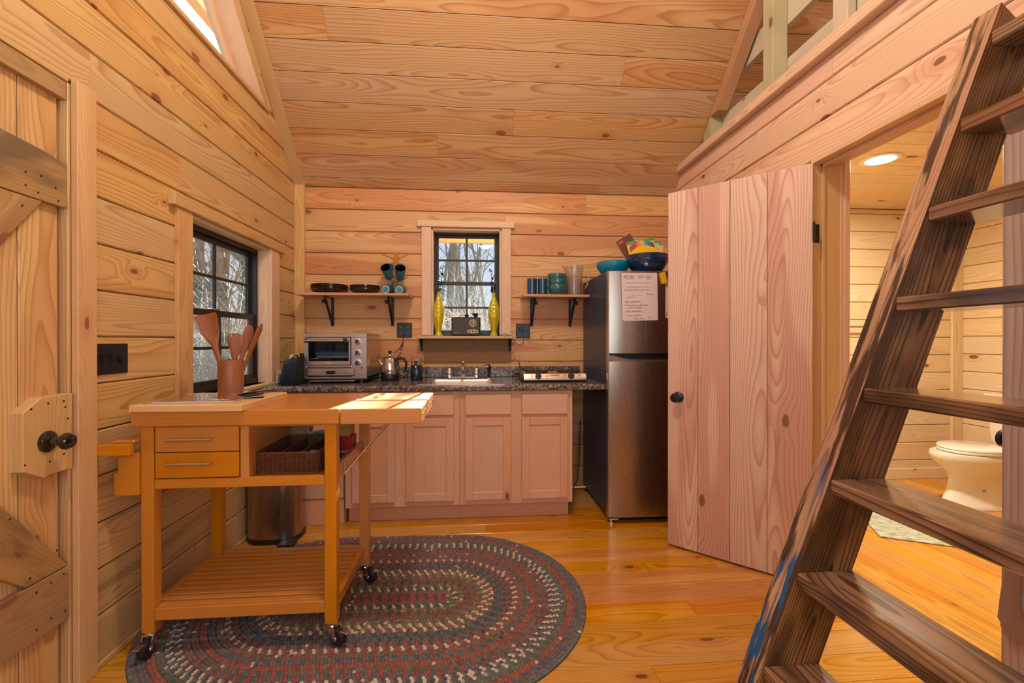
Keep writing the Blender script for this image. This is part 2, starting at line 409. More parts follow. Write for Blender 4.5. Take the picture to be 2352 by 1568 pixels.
def mat(name, col, rough=.5, metal=0.0, spec=.5, trans=0.0, ior=1.45, coat=0.0, emit=None, es=1.0, nscale=0, namt=0.0, bump=0.0, bscale=60, alpha=1.0, aniso=0.0):
    if name in SIMPLE: return SIMPLE[name]
    m, t, p = new_mat(name); g = NG(t)
    tc = t.nodes.new('ShaderNodeTexCoord')
    base = (*col, 1)
    n = g.noise(tc.outputs['Object'], nscale or 25, 3.0)[0]
    k = namt or .06
    g.link(p.inputs['Base Color'], g.mix(g.math('MULTIPLY', n, 1.0), tuple(c * (1 - k) for c in col), tuple(min(1, c * (1 + k)) for c in col)))
    setp(p, Roughness=rough, Metallic=metal, IOR=ior)
    p.inputs['Specular IOR Level'].default_value = spec; p.inputs['Transmission Weight'].default_value = trans
    p.inputs['Coat Weight'].default_value = coat; p.inputs['Alpha'].default_value = alpha
    if aniso: p.inputs['Anisotropic'].default_value = aniso
    if emit: p.inputs['Emission Color'].default_value = (*emit, 1); p.inputs['Emission Strength'].default_value = es
    if bump: g.bump(g.noise(tc.outputs['Object'], bscale, 3.0)[0], bump, .002, p)
    SIMPLE[name] = m; return m
def brushed(name, col, rough, ax):
    m, t, p = new_mat(name); g = NG(t); tc = t.nodes.new('ShaderNodeTexCoord'); q = list(g.sep(tc.outputs['Object']))
    sc = [400.0] * 3; sc[ax] = 4.0
    n = g.noise(g.comb(*[g.math('MULTIPLY', q[i], sc[i]) for i in range(3)]), 1.0, 2.0)[0]
    g.link(p.inputs['Base Color'], g.mix(n, tuple(c * .98 for c in col), col))
    g.link(p.inputs['Roughness'], g.mapr(n, .3, .7, rough * .95, rough * 1.05)); p.inputs['Metallic'].default_value = 1.0
    SIMPLE[name] = m; return m
M_steel = brushed('brushed_steel', (.44, .36, .29), .27, 2)
M_steelh = brushed('brushed_steel_horizontal', (.60, .54, .50), .28, 0)
M_chrome = mat('chrome', (.80, .80, .82), .09, 1.0)
M_nickel = mat('brushed_nickel', (.60, .55, .46), .32, 1.0)
M_black = mat('black_plastic', (.010, .011, .014), .35)
M_blackm = mat('black_metal', (.008, .012, .018), .38, 0.0, .6)
M_blackgl = mat('black_gloss', (.008, .007, .006), .10, 0, .6, coat=.6)
M_bronze = mat('window_bronze', (.022, .016, .010), .35)
M_rubber = mat('black_rubber', (.012, .013, .016), .55)
M_white = mat('white_plastic', (.78, .76, .72), .4)
M_porc = mat('white_porcelain', (.82, .77, .68), .08, coat=.6)
M_fridgeside = mat('slate_blue_enamel', (.030, .045, .085), .35, 0, .5)
M_navy = mat('navy_ceramic', (.004, .025, .085), .14, 0, .6, coat=.5)
M_turq = mat('turquoise_ceramic', (.0, .21, .34), .18, 0, .6, coat=.5)
M_teal = mat('teal_glaze', (.022, .125, .145), .12, 0, .6, coat=.6, nscale=90, namt=.35, bump=.5, bscale=70)
M_mugteal = mat('mug_teal', (.035, .15, .20), .35, nscale=60, namt=.25)
M_mugblack = mat('mug_inside_black', (.006, .006, .010), .25)
M_mugbase = mat('mug_base_blue', (.04, .26, .40), .5, nscale=50, namt=.3)
M_cream = mat('cream_rim', (.75, .68, .58), .5)
M_cupblue = mat('ribbed_cup_blue', (.006, .055, .11), .22, 0, .6, coat=.4)
M_dark = mat('dark_brown_stoneware', (.020, .010, .009), .12, 0, .6, coat=.5)
M_yellowg = mat('yellow_glass', (.92, .80, .03), .06, .15, .8, trans=.55, coat=.6)
M_yellow = mat('yellow_plastic', (.80, .46, .01), .4)
M_leaf = mat('dark_eucalyptus', (.012, .022, .016), .5)
M_radio = mat('dark_walnut_radio', (.035, .018, .010), .4)
M_gold = mat('old_brass', (.35, .22, .09), .35, .8)
M_paper = mat('white_paper', (.74, .70, .68), .7)
M_board = mat('whiteboard', (.70, .58, .55), .35)
M_inkb = mat('blue_ink', (.10, .13, .22), .7)
M_ink = mat('faded_grey_ink', (.33, .27, .26), .7)
M_inkd = mat('dark_ink', (.13, .10, .12), .7)
M_wicker = mat('brown_wicker', (.13, .042, .018), .5, nscale=80, namt=.35)
M_iron = mat('hot_plate_iron', (.02, .02, .022), .6)
M_red = mat('red_lamp', (.45, .01, .02), .3)
M_redbox = mat('red_cardboard', (.42, .008, .012), .4)
M_tanbox = mat('tan_cardboard', (.42, .24, .12), .6)
M_ochre = mat('ochre_cardboard', (.45, .24, .05), .6)
M_green = mat('green_cardboard', (.05, .30, .10), .45)
M_mint = mat('mint_cardboard', (.30, .62, .50), .45)
M_brownbk = mat('brown_book', (.16, .045, .03), .5)
M_crock = wood
M_bag = mat('black_fabric', (.012, .013, .017), .75)
M_bluefab = mat('navy_fabric', (.007, .018, .042), .6)
M_amber = mat('amber_glass', (.42, .16, .06), .3)
M_clear = mat('clear_plastic', (.85, .82, .80), .06, 0, .5, trans=.92, ior=1.46)
M_frost = mat('frosted_jar', (.55, .46, .40), .3, 0, .5, trans=.3)
M_grey = mat('grey_tag', (.45, .46, .50), .5)
M_blueplate = mat('pale_blue_plastic', (.22, .28, .50), .4)
def glass_mat(name, tint, rough=0.0):
    m, t, p = new_mat(name); g = NG(t)
    out = [n for n in t.nodes if n.type == 'OUTPUT_MATERIAL'][0]
    tr = t.nodes.new('ShaderNodeBsdfTransparent'); gl = t.nodes.new('ShaderNodeBsdfGlossy'); mx = t.nodes.new('ShaderNodeMixShader')
    fr = t.nodes.new('ShaderNodeFresnel'); fr.inputs[0].default_value = 1.45
    tr.inputs[0].default_value = (*tint, 1); gl.inputs['Roughness'].default_value = rough; gl.inputs['Color'].default_value = (.9, .9, .9, 1)
    g.link(mx.inputs[0], g.math('MULTIPLY', fr.outputs[0], .33)); t.links.new(tr.outputs[0], mx.inputs[1]); t.links.new(gl.outputs[0], mx.inputs[2])
    t.links.new(mx.outputs[0], out.inputs[0]); t.nodes.remove(p); SIMPLE[name] = m; return m
M_glass = glass_mat('window_glass', (.93, .95, .95))
M_ovenglass = glass_mat('oven_glass', (.70, .78, .84))
def laminate():
    m, t, p = new_mat('granite_laminate'); g = NG(t); tc = t.nodes.new('ShaderNodeTexCoord')
    v = tc.outputs['Object']
    a = g.noise(v, 55, 4, .6)[0]; b = g.noise(v, 130, 4, .7)[0]; c = g.noise(v, 20, 2)[0]
    col = g.ramp(g.math('ADD', g.math('MULTIPLY', a, .6), g.math('MULTIPLY', b, .4)), [(.38, (.012, .009, .010)), (.46, (.08, .055, .05)), (.53, (.23, .17, .14)), (.62, (.48, .39, .34))])
    col = g.mix(g.mapr(c, .4, .6, 0, .5), col, (.09, .065, .065))
    g.link(p.inputs['Base Color'], col); setp(p, Roughness=.16); SIMPLE['lam'] = m; return m
M_lam = laminate()
def corrug():       # translucent white roofing sheet
    m, t, p = new_mat('white_ribbed_sheet'); g = NG(t); setp(p, Roughness=.4)
    p.inputs['Base Color'].default_value = (.82, .86, .92, 1)
    tl = t.nodes.new('ShaderNodeBsdfTranslucent'); tl.inputs[0].default_value = (.52, .60, .70, 1); mx = t.nodes.new('ShaderNodeMixShader')
    out = [n for n in t.nodes if n.type == 'OUTPUT_MATERIAL'][0]
    mx.inputs[0].default_value = .75; t.links.new(p.outputs[0], mx.inputs[1]); t.links.new(tl.outputs[0], mx.inputs[2]); t.links.new(mx.outputs[0], out.inputs[0])
    SIMPLE['rib'] = m; return m
M_rib = corrug()
# ---------------------------------------------------------------- planked surfaces
def clip(poly, a, b, c):           # keep a*u+b*v <= c
    out = []
    for i in range(len(poly)):
        p, q = poly[i], poly[(i + 1) % len(poly)]
        dp = a * p[0] + b * p[1] - c; dq = a * q[0] + b * q[1] - c
        if dp <= 0: out.append(p)
        if (dp < 0 < dq) or (dq < 0 < dp):
            t = dp / (dp - dq); out.append((p[0] + t * (q[0] - p[0]), p[1] + t * (q[1] - p[1])))
    return out
def plank(name, polys, fr, thick, ch, m, parent):
    O, U, V = (Vector(q) for q in fr); N = U.cross(V)
    us = [p[0] for q in polys for p in q]; vs = [p[1] for q in polys for p in q]
    cu, cv = (min(us) + max(us)) / 2, (min(vs) + max(vs)) / 2
    mb = MB()
    for q in polys: mb.prism([(u - cu, v - cv) for u, v in q], 2, 0, thick, ch, True)
    o = obj(name, mb, m, None, center=False)
    pos = O + U * cu + V * cv
    M = Matrix(((U.x, V.x, N.x, pos.x), (U.y, V.y, N.y, pos.y), (U.z, V.z, N.z, pos.z), (0, 0, 0, 1)))
    o.parent = parent; o.matrix_local = Matrix.Translation(-Vector(parent.location)) @ M
    CEN[o.name] = pos
    return o
def planks(parent, fr, u0, u1, rows, m, holes=(), clips=(), joints=None, gap=.0045, ch=.0045, thick=.018, lens=(1.6, 3.2), jit=.0006):
    """rows: list of (v0,v1); holes: (u0,u1,v0,v1); every board a separate object"""
    rnd = random.Random(len(rows) * 31 + int(u1 * 10))
    for ri, (v0, v1) in enumerate(rows):
        a = v0 + gap / 2; b = v1 - gap / 2
        cuts = [u0]
        if joints and ri in joints: cuts += list(joints[ri])
        elif not joints:
            u = u0 + rnd.uniform(.3, lens[1])
            while u < u1 - .3: cuts.append(u); u += rnd.uniform(*lens)
        cuts = sorted(cuts) + [u1]
        for i in range(len(cuts) - 1):
            segs = [[(cuts[i] + .0006, a), (cuts[i + 1] - .0006, a), (cuts[i + 1] - .0006, b), (cuts[i] + .0006, b)]]
            for (hu0, hu1, hv0, hv1) in holes:
                new = []
                for sg in segs:
                    p0, p1 = min(p[0] for p in sg), max(p[0] for p in sg); q0, q1 = a, b
                    if p1 <= hu0 or p0 >= hu1 or q1 <= hv0 or q0 >= hv1 or len(sg) != 4: new.append(sg); continue
                    below, above = hv0 > q0 + .006, hv1 < q1 - .006
                    if not below and not above:
                        if p0 < hu0: new.append([(p0, q0), (hu0, q0), (hu0, q1), (p0, q1)])
                        if p1 > hu1: new.append([(hu1, q0), (p1, q0), (p1, q1), (hu1, q1)])
                        continue
                    k0, k1 = max(p0, hu0), min(p1, hu1); pl_ = []
                    if above:      # notch cut from the lower edge
                        if k0 > p0 + .001: pl_ += [(p0, q0), (k0, q0)]
                        pl_ += [(k0, hv1), (k1, hv1)]
                        if k1 < p1 - .001: pl_ += [(k1, q0), (p1, q0)]
                        pl_ += [(p1, q1), (p0, q1)]
                    else:
                        pl_ += [(p0, q0), (p1, q0)]
                        if k1 < p1 - .001: pl_ += [(p1, q1), (k1, q1)]
                        pl_ += [(k1, hv0), (k0, hv0)]
                        if k0 > p0 + .001: pl_ += [(k0, q1), (p0, q1)]
                    new.append(pl_)
                segs = new
            for poly in segs:
                if len(poly) == 4:
                    for cl in clips:
                        poly = clip(poly, *cl)
                        if len(poly) < 3: break
                if len(poly) >= 3 and max(p[0] for p in poly) - min(p[0] for p in poly) > .012 and max(p[1] for p in poly) - min(p[1] for p in poly) > .006:
                    plank('plank', [poly], fr, thick + rnd.uniform(-jit, jit), ch, m, parent)
def rows_of(a, pitch, v0, v1):
    out = []; k = math.floor((v0 - a) / pitch)
    while a + k * pitch < v1 - .004:
        lo = max(v0, a + k * pitch); hi = min(v1, a + (k + 1) * pitch)
        if hi - lo > .01: out.append((lo, hi))
        k += 1
    return out
def board(name, b, kind, ax, parent=None, c=.002):
    return obj(name, MB().box(*b, c=c), wood(kind, ax), parent)

XL, YB, XP = -1.355, 3.60, 1.63         # left wall, back wall, partition (faces)
T = .018; YF = -.82; XR = 4.20; ZW = 2.36; YR = (YB + YF) / 2; ZR = ZW + (YB - YR)

# floor
floor = obj('floor', MB().box(XL - .14, XR + .14, YF - .1, YB + .16, -.14, -.022), wood('floor', 'x')); struct(floor, 'glossy orange pine plank floor', 'floor')
frF = (Vector((0, 0, -.020)), (1, 0, 0), (0, 1, 0))
planks(floor, frF, XL, XP + .02, rows_of(.02, .132, YF + .02, YB), wood('floor'), gap=.0012, ch=.0014, thick=.020, lens=(1.4, 3.0), jit=.0002)
planks(floor, (Vector((0, 0, -.020)), (0, 1, 0), (-1, 0, 0)), .55, YB, rows_of(.03, .095, -XR, -(XP + .022)), wood('floor'), gap=.0012, ch=.0014, thick=.020, lens=(1.8, 3.4), jit=.0002)

# left gable wall, with the left window, the gable window and the barn door opening
wl = obj('wall_left', MB(), wood('wall', 'y')); bpy.data.objects.remove(wl)
mb = MB()
xo, xi = XL - .14, XL - T
WY0, WY1, WZ0, WZ1 = 2.295, 3.140, .905, 1.775      # left window opening
DY0, DY1, DZ1 = .80, 1.664, 2.05                    # barn door opening
for (y0, y1, z0, z1) in ((YF, DY0, 0, 2.36), (DY0, DY1, DZ1, 2.36), (DY1, WY0, 0, 2.36), (WY0, WY1, 0, WZ0), (WY0, WY1, WZ1, 2.36), (WY1, YB, 0, 2.36)):
    mb.box(xo, xi, y0, y1, z0, z1)
GY0, GZ0, GC = 1.56, 2.70, 5.80                      # gable window: y from GY0, z from GZ0, slanted edge y+z=GC
mb.prism([(YF, 2.36), (YB, 2.36), (5.96 - GZ0, GZ0), (2 * YR - 5.96 + GZ0, GZ0)], 0, xo, xi)
mb.prism([(2 * YR - 5.96 + GZ0, GZ0), (GY0, GZ0), (GY0, ZR - (YR - GY0) * 0 - abs(YR - GY0)), (YR, ZR) if GY0 > YR else (GY0, ZR - (YR - GY0))], 0, xo, xi) if GY0 <= YR else mb.prism([(2 * YR - 5.96 + GZ0, GZ0), (GY0, GZ0), (GY0, 5.96 - GY0), (YR, ZR)], 0, xo, xi)
mb.prism([(GC - GZ0, GZ0), (5.96 - GZ0, GZ0), (GY0, 5.96 - GY0), (GY0, GC - GY0)], 0, xo, xi)
wl = obj('wall_left', mb, wood('wall', 'y')); struct(wl, 'knotty pine plank wall with window and gable', 'wall')
frL = (Vector((xi, 0, 0)), (0, 1, 0), (0, 0, 1))
hl = [(DY0 - .03, DY1 + .03, -1, DZ1 + .01), (WY0 - .03, WY1 + .03, WZ0 - .03, WZ1 + .03)]
jl = {0: [], 1: [], 2: [], 3: [], 4: [], 5: [], 6: [], 7: [], 8: [], 9: [], 10: [], 11: [], 12: [2.225], 13: [1.74], 14: [1.2], 15: []}
planks(wl, frL, YF + .02, YB, rows_of(.015, .1688, 0.0, GZ0), wood('wall'), hl, [(1, 1, 5.955), (-1, 1, 5.955 - 2 * YR)],
       joints={i: ([2.225] if i == 12 else [1.735] if i in (13,) else [1.10] if i % 2 else [.6]) for i in range(20)})
planks(wl, frL, GY0, YB, rows_of(.015, .1688, GZ0, 4.4), wood('wall'), [], [(1, 1, 5.955), (-1, -1, -GC)], joints={0: []}, lens=(9, 10))
planks(wl, frL, YF, GY0 - .0, rows_of(.015, .1688, GZ0, 4.5), wood('wall'), [], [(1, 1, 5.955), (-1, 1, 5.955 - 2 * YR)], joints={0: []}, lens=(9, 10))

# back wall of the room and of the bathroom
BWX0, BWX1, BWZ0, BWZ1 = -.325, .212, 1.218, 2.045   # back window opening
mb = MB()
for (x0, x1, z0, z1) in ((XL - .14, BWX0, 0, 2.5), (BWX1, XR + .14, 0, 2.5), (BWX0, BWX1, 0, BWZ0), (BWX0, BWX1, BWZ1, 2.5)): mb.box(x0, x1, YB + T, YB + .15, z0, z1)
wb = obj('wall_back', mb, wood('back', 'xz')); struct(wb, 'knotty pine plank wall behind the kitchen', 'wall')
frB = (Vector((0, YB + T, 0)), (1, 0, 0), (0, 0, 1))
jb = {6: [-1.0, .32], 7: [-.6], 8: [.10], 9: [], 10: [], 11: [], 12: [-.352, .25], 13: [.9], 14: [], 5: [.66]}
planks(wb, frB, XL, XP + .1, rows_of(.007, .168, 0, 2.358), wood('back'), [(BWX0 - .01, BWX1 + .01, BWZ0 - .01, BWZ1 + .01)], joints={i: jb.get(i, []) for i in range(20)})
planks(wb, frB, XP + .14, XR, rows_of(.007, .15, 0, 2.30), wood('bath'), lens=(1.6, 3))

# bathroom right wall and front wall
wr = obj('wall_right', MB().box(XR + T, XR + .14, .45, YB, 0, 2.5), wood('bath', 'y')); struct(wr, 'pale pine plank bathroom wall behind the toilet', 'wall')
planks(wr, (Vector((XR + T, 0, 0)), (0, -1, 0), (0, 0, 1)), -YB, -.55, rows_of(.017, .15, 0, 2.30), wood('bath'), lens=(1.6, 3))
wf = obj('wall_front', MB().box(XP + .14, XR + .14, .41, .53, 0, 2.36).box(XL - .14, XR + .14, YF - .12, YF, 0, .85).box(XL - .14, -1.1, YF - .12, YF, .85, 2.15).box(1.3, XR + .14, YF - .12, YF, .85, 2.15).box(XL - .14, XR + .14, YF - .12, YF, 2.15, 2.5), wood('wall', 'xz')); struct(wf, 'pine wall behind the viewer with wide window opening', 'wall')

# ceiling: two slopes, boards on the back slope
a_ = 1 / sqrt(2); L_ = (YB - YR) * sqrt(2)
def slope_slab(y0, z0, y1, z1, x0, x1, t):
    mb = MB(); ny, nz = (z1 - z0), -(y1 - y0); l = sqrt(ny * ny + nz * nz); ny /= l; nz /= l
    if nz < 0: ny, nz = -ny, -nz
    mb.prism([(y0, z0), (y1, z1), (y1 + ny * t, z1 + nz * t), (y0 + ny * t, z0 + nz * t)], 0, x0, x1); return mb
off = T * sqrt(2)
mb = slope_slab(YB + .15, ZW - .15 + off, YR, ZR + off, XL - .14, XR + .14, .12)
m2 = slope_slab(YF - .15, ZW - .15 + off, YR, ZR + off, XL - .14, XR + .14, .12); mb.add(m2.v, m2.f)
ceil = obj('ceiling', mb, wood('ceiling', 'x')); struct(ceil, 'steep pine plank ceiling rising from the back wall', 'ceiling')
frC = (Vector((0, YB + a_ * T, ZW + a_ * T)), (1, 0, 0), (0, -a_, a_))
rc = [(0, .075)] + rows_of(.075, .178, .075, L_ - .02)
jc = {1: [.9], 2: [-.25, 3], 3: [.9, 2.5], 4: [-.05], 5: [], 6: [1.56], 7: [.2, 2.9], 8: [], 9: [1.1], 10: [.2], 11: [.9]}
jc = {0: [1.0], 1: [2.4], 2: [-.262], 3: [.28], 4: [2.2], 5: [1.0, 2.6], 6: [-.9], 7: [2.2], 8: [.6], 9: [-.4], 10: [2.0]}
planks(ceil, frC, XL, XR, rc, wood('ceiling'), joints={i: jc.get(i, [.5]) for i in range(30)}, gap=.003, ch=.002)
planks(ceil, (Vector((0, YF - a_ * T, ZW + a_ * T)), (-1, 0, 0), (0, a_, a_)), -XR, -XL, rows_of(.075, .178, 0, L_ - .02), wood('ceiling'), lens=(2, 4), gap=.003, ch=.002)

# partition to the bathroom with the loft face above
PX0, PX1 = XP + T, XP + .145
PY0, PY1 = 1.262, 2.075             # doorway from the right jamb to the hinge jamb
wp = obj('wall_partition', MB().box(PX0, PX1 - T, PY1, YB, 0, 2.49).box(PX0, PX1 - T, .45, PY0, 0, 2.49).box(PX0, PX1 - T, PY0, PY1, 2.045, 2.49), wood('loft', 'y'))
wp.name = 'wall_loft'; struct(wp, 'pinkish pine plank wall with bathroom doorway below the loft', 'wall')
CEN[wp.name] = wp.location.copy()
frP = (Vector((PX0, 0, 0)), (0, -1, 0), (0, 0, 1))
rp = rows_of(.018, .1688, 0, 2.05)[:-1] + [(1.875, 2.048), (2.048, 2.218), (2.218, 2.388), (2.388, 2.50)]
rp = [r for r in rows_of(.018, .1688, 0, 1.87)] + [(1.875, 2.048), (2.048, 2.218), (2.218, 2.388), (2.388, 2.50)]
nr = len(rp)
planks(wp, frP, -YB, -.45, rp, wood('loft'), [(-PY1, -PY0, -1, 2.046)], joints={i: {nr - 3: [-3.0], nr - 2: [-2.62], nr - 1: [-1.95]}.get(i, []) for i in range(40)}, gap=.005, ch=.005)
planks(wp, (Vector((PX1 - T, 0, 0)), (0, 1, 0), (0, 0, 1)), .55, YB, rows_of(.017, .15, 0, 2.30), wood('bath'), [(PY0, PY1, -1, 2.046)], lens=(2, 3))

# loft floor / bathroom ceiling
lf = obj('ceiling_bathroom', MB().box(PX1 - T, XR, .45, YB, 2.30 + T, 2.48), wood('bath', 'x')); struct(lf, 'pale pine plank bathroom ceiling under the loft', 'ceiling')
CEN[lf.name] = lf.location.copy()
planks(lf, (Vector((0, 0, 2.30 + T)), (1, 0, 0), (0, -1, 0)), PX1, XR, rows_of(-3.6, .15, -YB, -.55), wood('bath'), gap=.003, ch=.003, lens=(2, 3.2))

# trims
def trim(n, b, kind, ax, label, c=.0025):
    o = board('trim_%d' % n, b, kind, ax, None, c); struct(o, label, 'trim'); return o
trim(1, (XL, -1.280, YB - .030, YB + .0, 0.905, 2.43), 'trim', 'z', 'vertical pine corner trim on the back wall')
o = obj('trim_2', MB().prism([(YB - .03, ZW + .03), (YR + .02, ZR - .02), (YR + .02, ZR - .048), (YB - .03, ZW + .002)], 0, XL + .001, XL + .073), wood('trim', 'y')); regrain(o); struct(o, 'sloping trim board where ceiling meets the left wall', 'trim')
trim(3, (XP - .045, XP + .06, .45, 3.50, 2.497, 2.555), 'loft', 'y', 'cap board along the edge of the loft', .004)
trim(4, (XP - .012, XP, PY1 + .0, YB, 2.046, 2.048), 'loft', 'y', 'thin pine strip above the bathroom door')
# hinge jamb, head jamb, stop and near jamb of the bathroom doorway
d2 = thing('door_2', 'tall vertical-board pine door standing open into the kitchen', 'door'); d2['kind'] = 'structure'
jm = thing('trim_5', 'pine jamb lining of the bathroom doorway', 'door frame'); jm['kind'] = 'structure'
board('jamb', (XP - .002, PX1 + .002, PY1 - .001, PY1 + .020, 0, 2.065), 'trim', 'zy', jm)
board('jamb', (XP - .002, PX1 + .002, PY0 - .020, PY0 + .001, 0, 2.065), 'sidecasing', 'zy', jm)
board('head_jamb', (XP - .002, PX1 + .002, PY0, PY1, 2.035, 2.060), 'loft', 'y', jm)
board('door_stop', (XP + .045, XP + .060, PY0, PY1, 2.020, 2.035), 'loft', 'y', jm)
board('door_stop', (XP + .045, XP + .060, PY1 - .014, PY1 - .001, 0, 2.035), 'trim', 'zy', jm)
board('casing', (PX1, PX1 + .016, PY1 - .004, PY1 + .07, 0, 2.30), 'pale', 'zy', jm)
board('casing', (PX1 + .016, PX1 + .045, PY1 - .012, PY1 + .07, 0, 2.24), 'pale', 'z', jm)
board('casing', (XP - .016, XP, .60, PY0 + .003, 0, 2.046), 'sidecasing', 'zy', jm)
board('casing', (PX1, PX1 + .016, PY0 - .07, PY0, 0, 2.30), 'pale', 'zy', jm)
trim(6, (4.10, XR, YB - .022, YB, 0, 2.30), 'bath', 'z', 'vertical corner trim in the bathroom')
b = obj('baseboard_bathroom', MB().box(PX1, 4.10, YB - .018, YB, 0, .09, .003), wood('bath', 'xz')); struct(b, 'low baseboard on the bathroom back wall', 'baseboard')
b = obj('baseboard_left', MB().box(XL, XL + .014, 1.74, YB, 0, .022, .003), wood('wall', 'y')); struct(b, 'thin quarter strip at the foot of the left wall', 'baseboard')

# ---------------------------------------------------------------- windows
def sash(parent, A, u0, u1, v0, v1, d0, d1, fw, cols, rws, mt, glass=True):
    """A(u,v,d0,d1,...) -> box; builds rails, stiles, muntins and panes as parts"""
    f = MB()
    for b in ((u0, u1, v0, v0 + fw), (u0, u1, v1 - fw, v1), (u0, u0 + fw, v0 + fw, v1 - fw), (u1 - fw, u1, v0 + fw, v1 - fw)): f.box(*A(b, d0, d1), c=.002)
    s = obj('sash', f, mt, parent)
    iu0, iu1, iv0, iv1 = u0 + fw, u1 - fw, v0 + fw, v1 - fw; mw = .008
    dm = (d0 + d1) / 2
    for i in range(1, cols):
        u = iu0 + (iu1 - iu0) * i / cols; obj('muntin', MB().box(*A((u - mw, u + mw, iv0, iv1), dm - .006, dm + .006)), mt, s)
    for j in range(1, rws):
        v = iv0 + (iv1 - iv0) * j / rws; obj('muntin', MB().box(*A((iu0, iu1, v - mw, v + mw), dm - .005, dm + .005)), mt, s)
    for i in range(cols):
        for j in range(rws):
            pu0 = iu0 + (iu1 - iu0) * i / cols; pu1 = iu0 + (iu1 - iu0) * (i + 1) / cols
            pv0 = iv0 + (iv1 - iv0) * j / rws; pv1 = iv0 + (iv1 - iv0) * (j + 1) / rws
            obj('pane', MB().box(*A((pu0, pu1, pv0, pv1), dm - .001, dm + .001)), M_glass, s)
    return s
# back window (window_1)
w1 = thing('window_1', 'back window over the sink with dark muntins', 'window'); w1['kind'] = 'structure'
A = lambda b, d0, d1: (b[0], b[1], d0, d1, b[2], b[3])
board('casing', (-.405, BWX0 - .006, YB - .020, YB, 1.22, 2.065), 'pale', 'z', w1)
board('casing', (BWX1 + .006, .292, YB - .020, YB, 1.22, 2.065), 'pale', 'z', w1)
board('head_casing', (-.440, .322, YB - .026, YB, 2.066, 2.118), 'pale', 'xz', w1, .004)
board('reveal', (BWX0 - .006, BWX0 + .008, YB - .004, YB + .13, 1.218, 2.06), 'pale', 'zy', w1)
board('reveal', (BWX1 - .008, BWX1 + .006, YB - .004, YB + .13, 1.218, 2.06), 'pale', 'zy', w1)
board('reveal', (BWX0 - .006, BWX1 + .006, YB - .004, YB + .13, 2.046, 2.062), 'pale', 'x', w1)
board('reveal', (BWX0 - .006, BWX1 + .006, YB + .0, YB + .15, 1.195, 1.214), 'pale', 'x', w1)
fr_ = MB()
wx0, wx1, wz0, wz1 = BWX0 + .008, BWX1 - .008, 1.215, 2.046; yw = YB + .085
for b in ((wx0, wx1, wz0, wz0 + .030), (wx0, wx1, wz1 - .016, wz1), (wx0, wx0 + .014, wz0, wz1), (wx1 - .014, wx1, wz0, wz1)): fr_.box(*A(b, yw - .01, yw + .05), c=.002)
obj('window_frame', fr_, M_bronze, w1)
zm = 1.640
sash(w1, A, wx0 + .014, wx1 - .014, zm - .012, wz1 - .016, yw + .022, yw + .042, .022, 2, 2, M_bronze)
sash(w1, A, wx0 + .014, wx1 - .014, wz0 + .022, zm + .014, yw - .002, yw + .018, .026, 2, 2, M_bronze)
# left window (window_2)
w2 = thing('window_2', 'left window with dark muntins behind the cart', 'window'); w2['kind'] = 'structure'
B = lambda b, d0, d1: (d0, d1, b[0], b[1], b[2], b[3])
board('casing', (XL, XL + .020, 2.187, WY0 + .0, .905, 1.79), 'trim', 'zy', w2)
board('casing', (XL, XL + .020, WY1, 3.265, .905, 1.79), 'pale', 'zy', w2)
board('head_casing', (XL, XL + .032, 2.142, 3.33, 1.79, 1.845), 'trim', 'y', w2, .003)
board('stool', (XL - .13, XL + .045, 2.16, 3.29, .885, .905), 'trim', 'yx', w2, .003)
board('reveal', (XL - .13, XL + .004, WY0 - .006, WY0 + .006, .9, 1.79), 'pale', 'z', w2)
board('reveal', (XL - .13, XL + .004, WY1 - .006, WY1 + .006, .9, 1.79), 'pale', 'z', w2)
board('reveal', (XL - .13, XL + .004, WY0, WY1, 1.776, 1.790), 'pale', 'yx', w2)
fr_ = MB(); y0, y1, z0, z1 = WY0 + .006, WY1 - .006, .905, 1.776; xw = XL - .125
for b in ((y0, y1, z0, z0 + .034), (y0, y1, z1 - .020, z1), (y0, y0 + .018, z0, z1), (y1 - .018, y1, z0, z1)): fr_.box(*B(b, xw, xw + .06), c=.002)
obj('window_frame', fr_, M_bronze, w2)
zm = 1.335
sash(w2, B, y0 + .018, y1 - .018, zm - .012, z1 - .020, xw + .002, xw + .022, .030, 2, 2, M_bronze)
s_ = sash(w2, B, y0 + .018, y1 - .018, z0 + .026, zm + .016, xw + .026, xw + .048, .034, 2, 2, M_bronze)
obj('latch', MB().box(xw + .026, xw + .055, 2.62, 2.70, zm + .016, zm + .026, .003), M_nickel, s_)
# gable window (window_3): sill, slanted frame, panes
w3 = thing('window_3', 'slanted gable window high on the left wall', 'window'); w3['kind'] = 'structure'
board('stool', (XL - .14, XL + .018, GY0, GC - GZ0 + .03, GZ0 - .020, GZ0 + .004), 'trim', 'yx', w3)
def slant(name, o0, o1, x0, x1, kind, ztop=4.2):      # board parallel to the slanted edge: between y+z = GC+o0 and GC+o1
    p = [(GC + o0 - GZ0, GZ0), (GC + o1 - GZ0, GZ0), (GY0, GC + o1 - GY0), (GY0, GC + o0 - GY0)]
    return regrain(obj(name, MB().prism(p, 0, x0, x1), wood(kind, 'y'), w3))
slant('casing', -.002, .055, XL, XL + .018, 'trim')
slant('reveal', -.020, .0, XL - .14, XL + .004, 'pale')
slant('window_frame', -.075, -.018, XL - .14, XL - .10, 'pale')
obj('pane', MB().prism([(GY0, GZ0), (GC - .03 - GZ0, GZ0), (GY0, GC - .03 - GY0)], 0, XL - .122, XL - .119), M_glass, w3)
board('window_frame', (XL - .14, XL, GY0 - .03, GY0, GZ0, 4.2), 'pale', 'zy', w3)

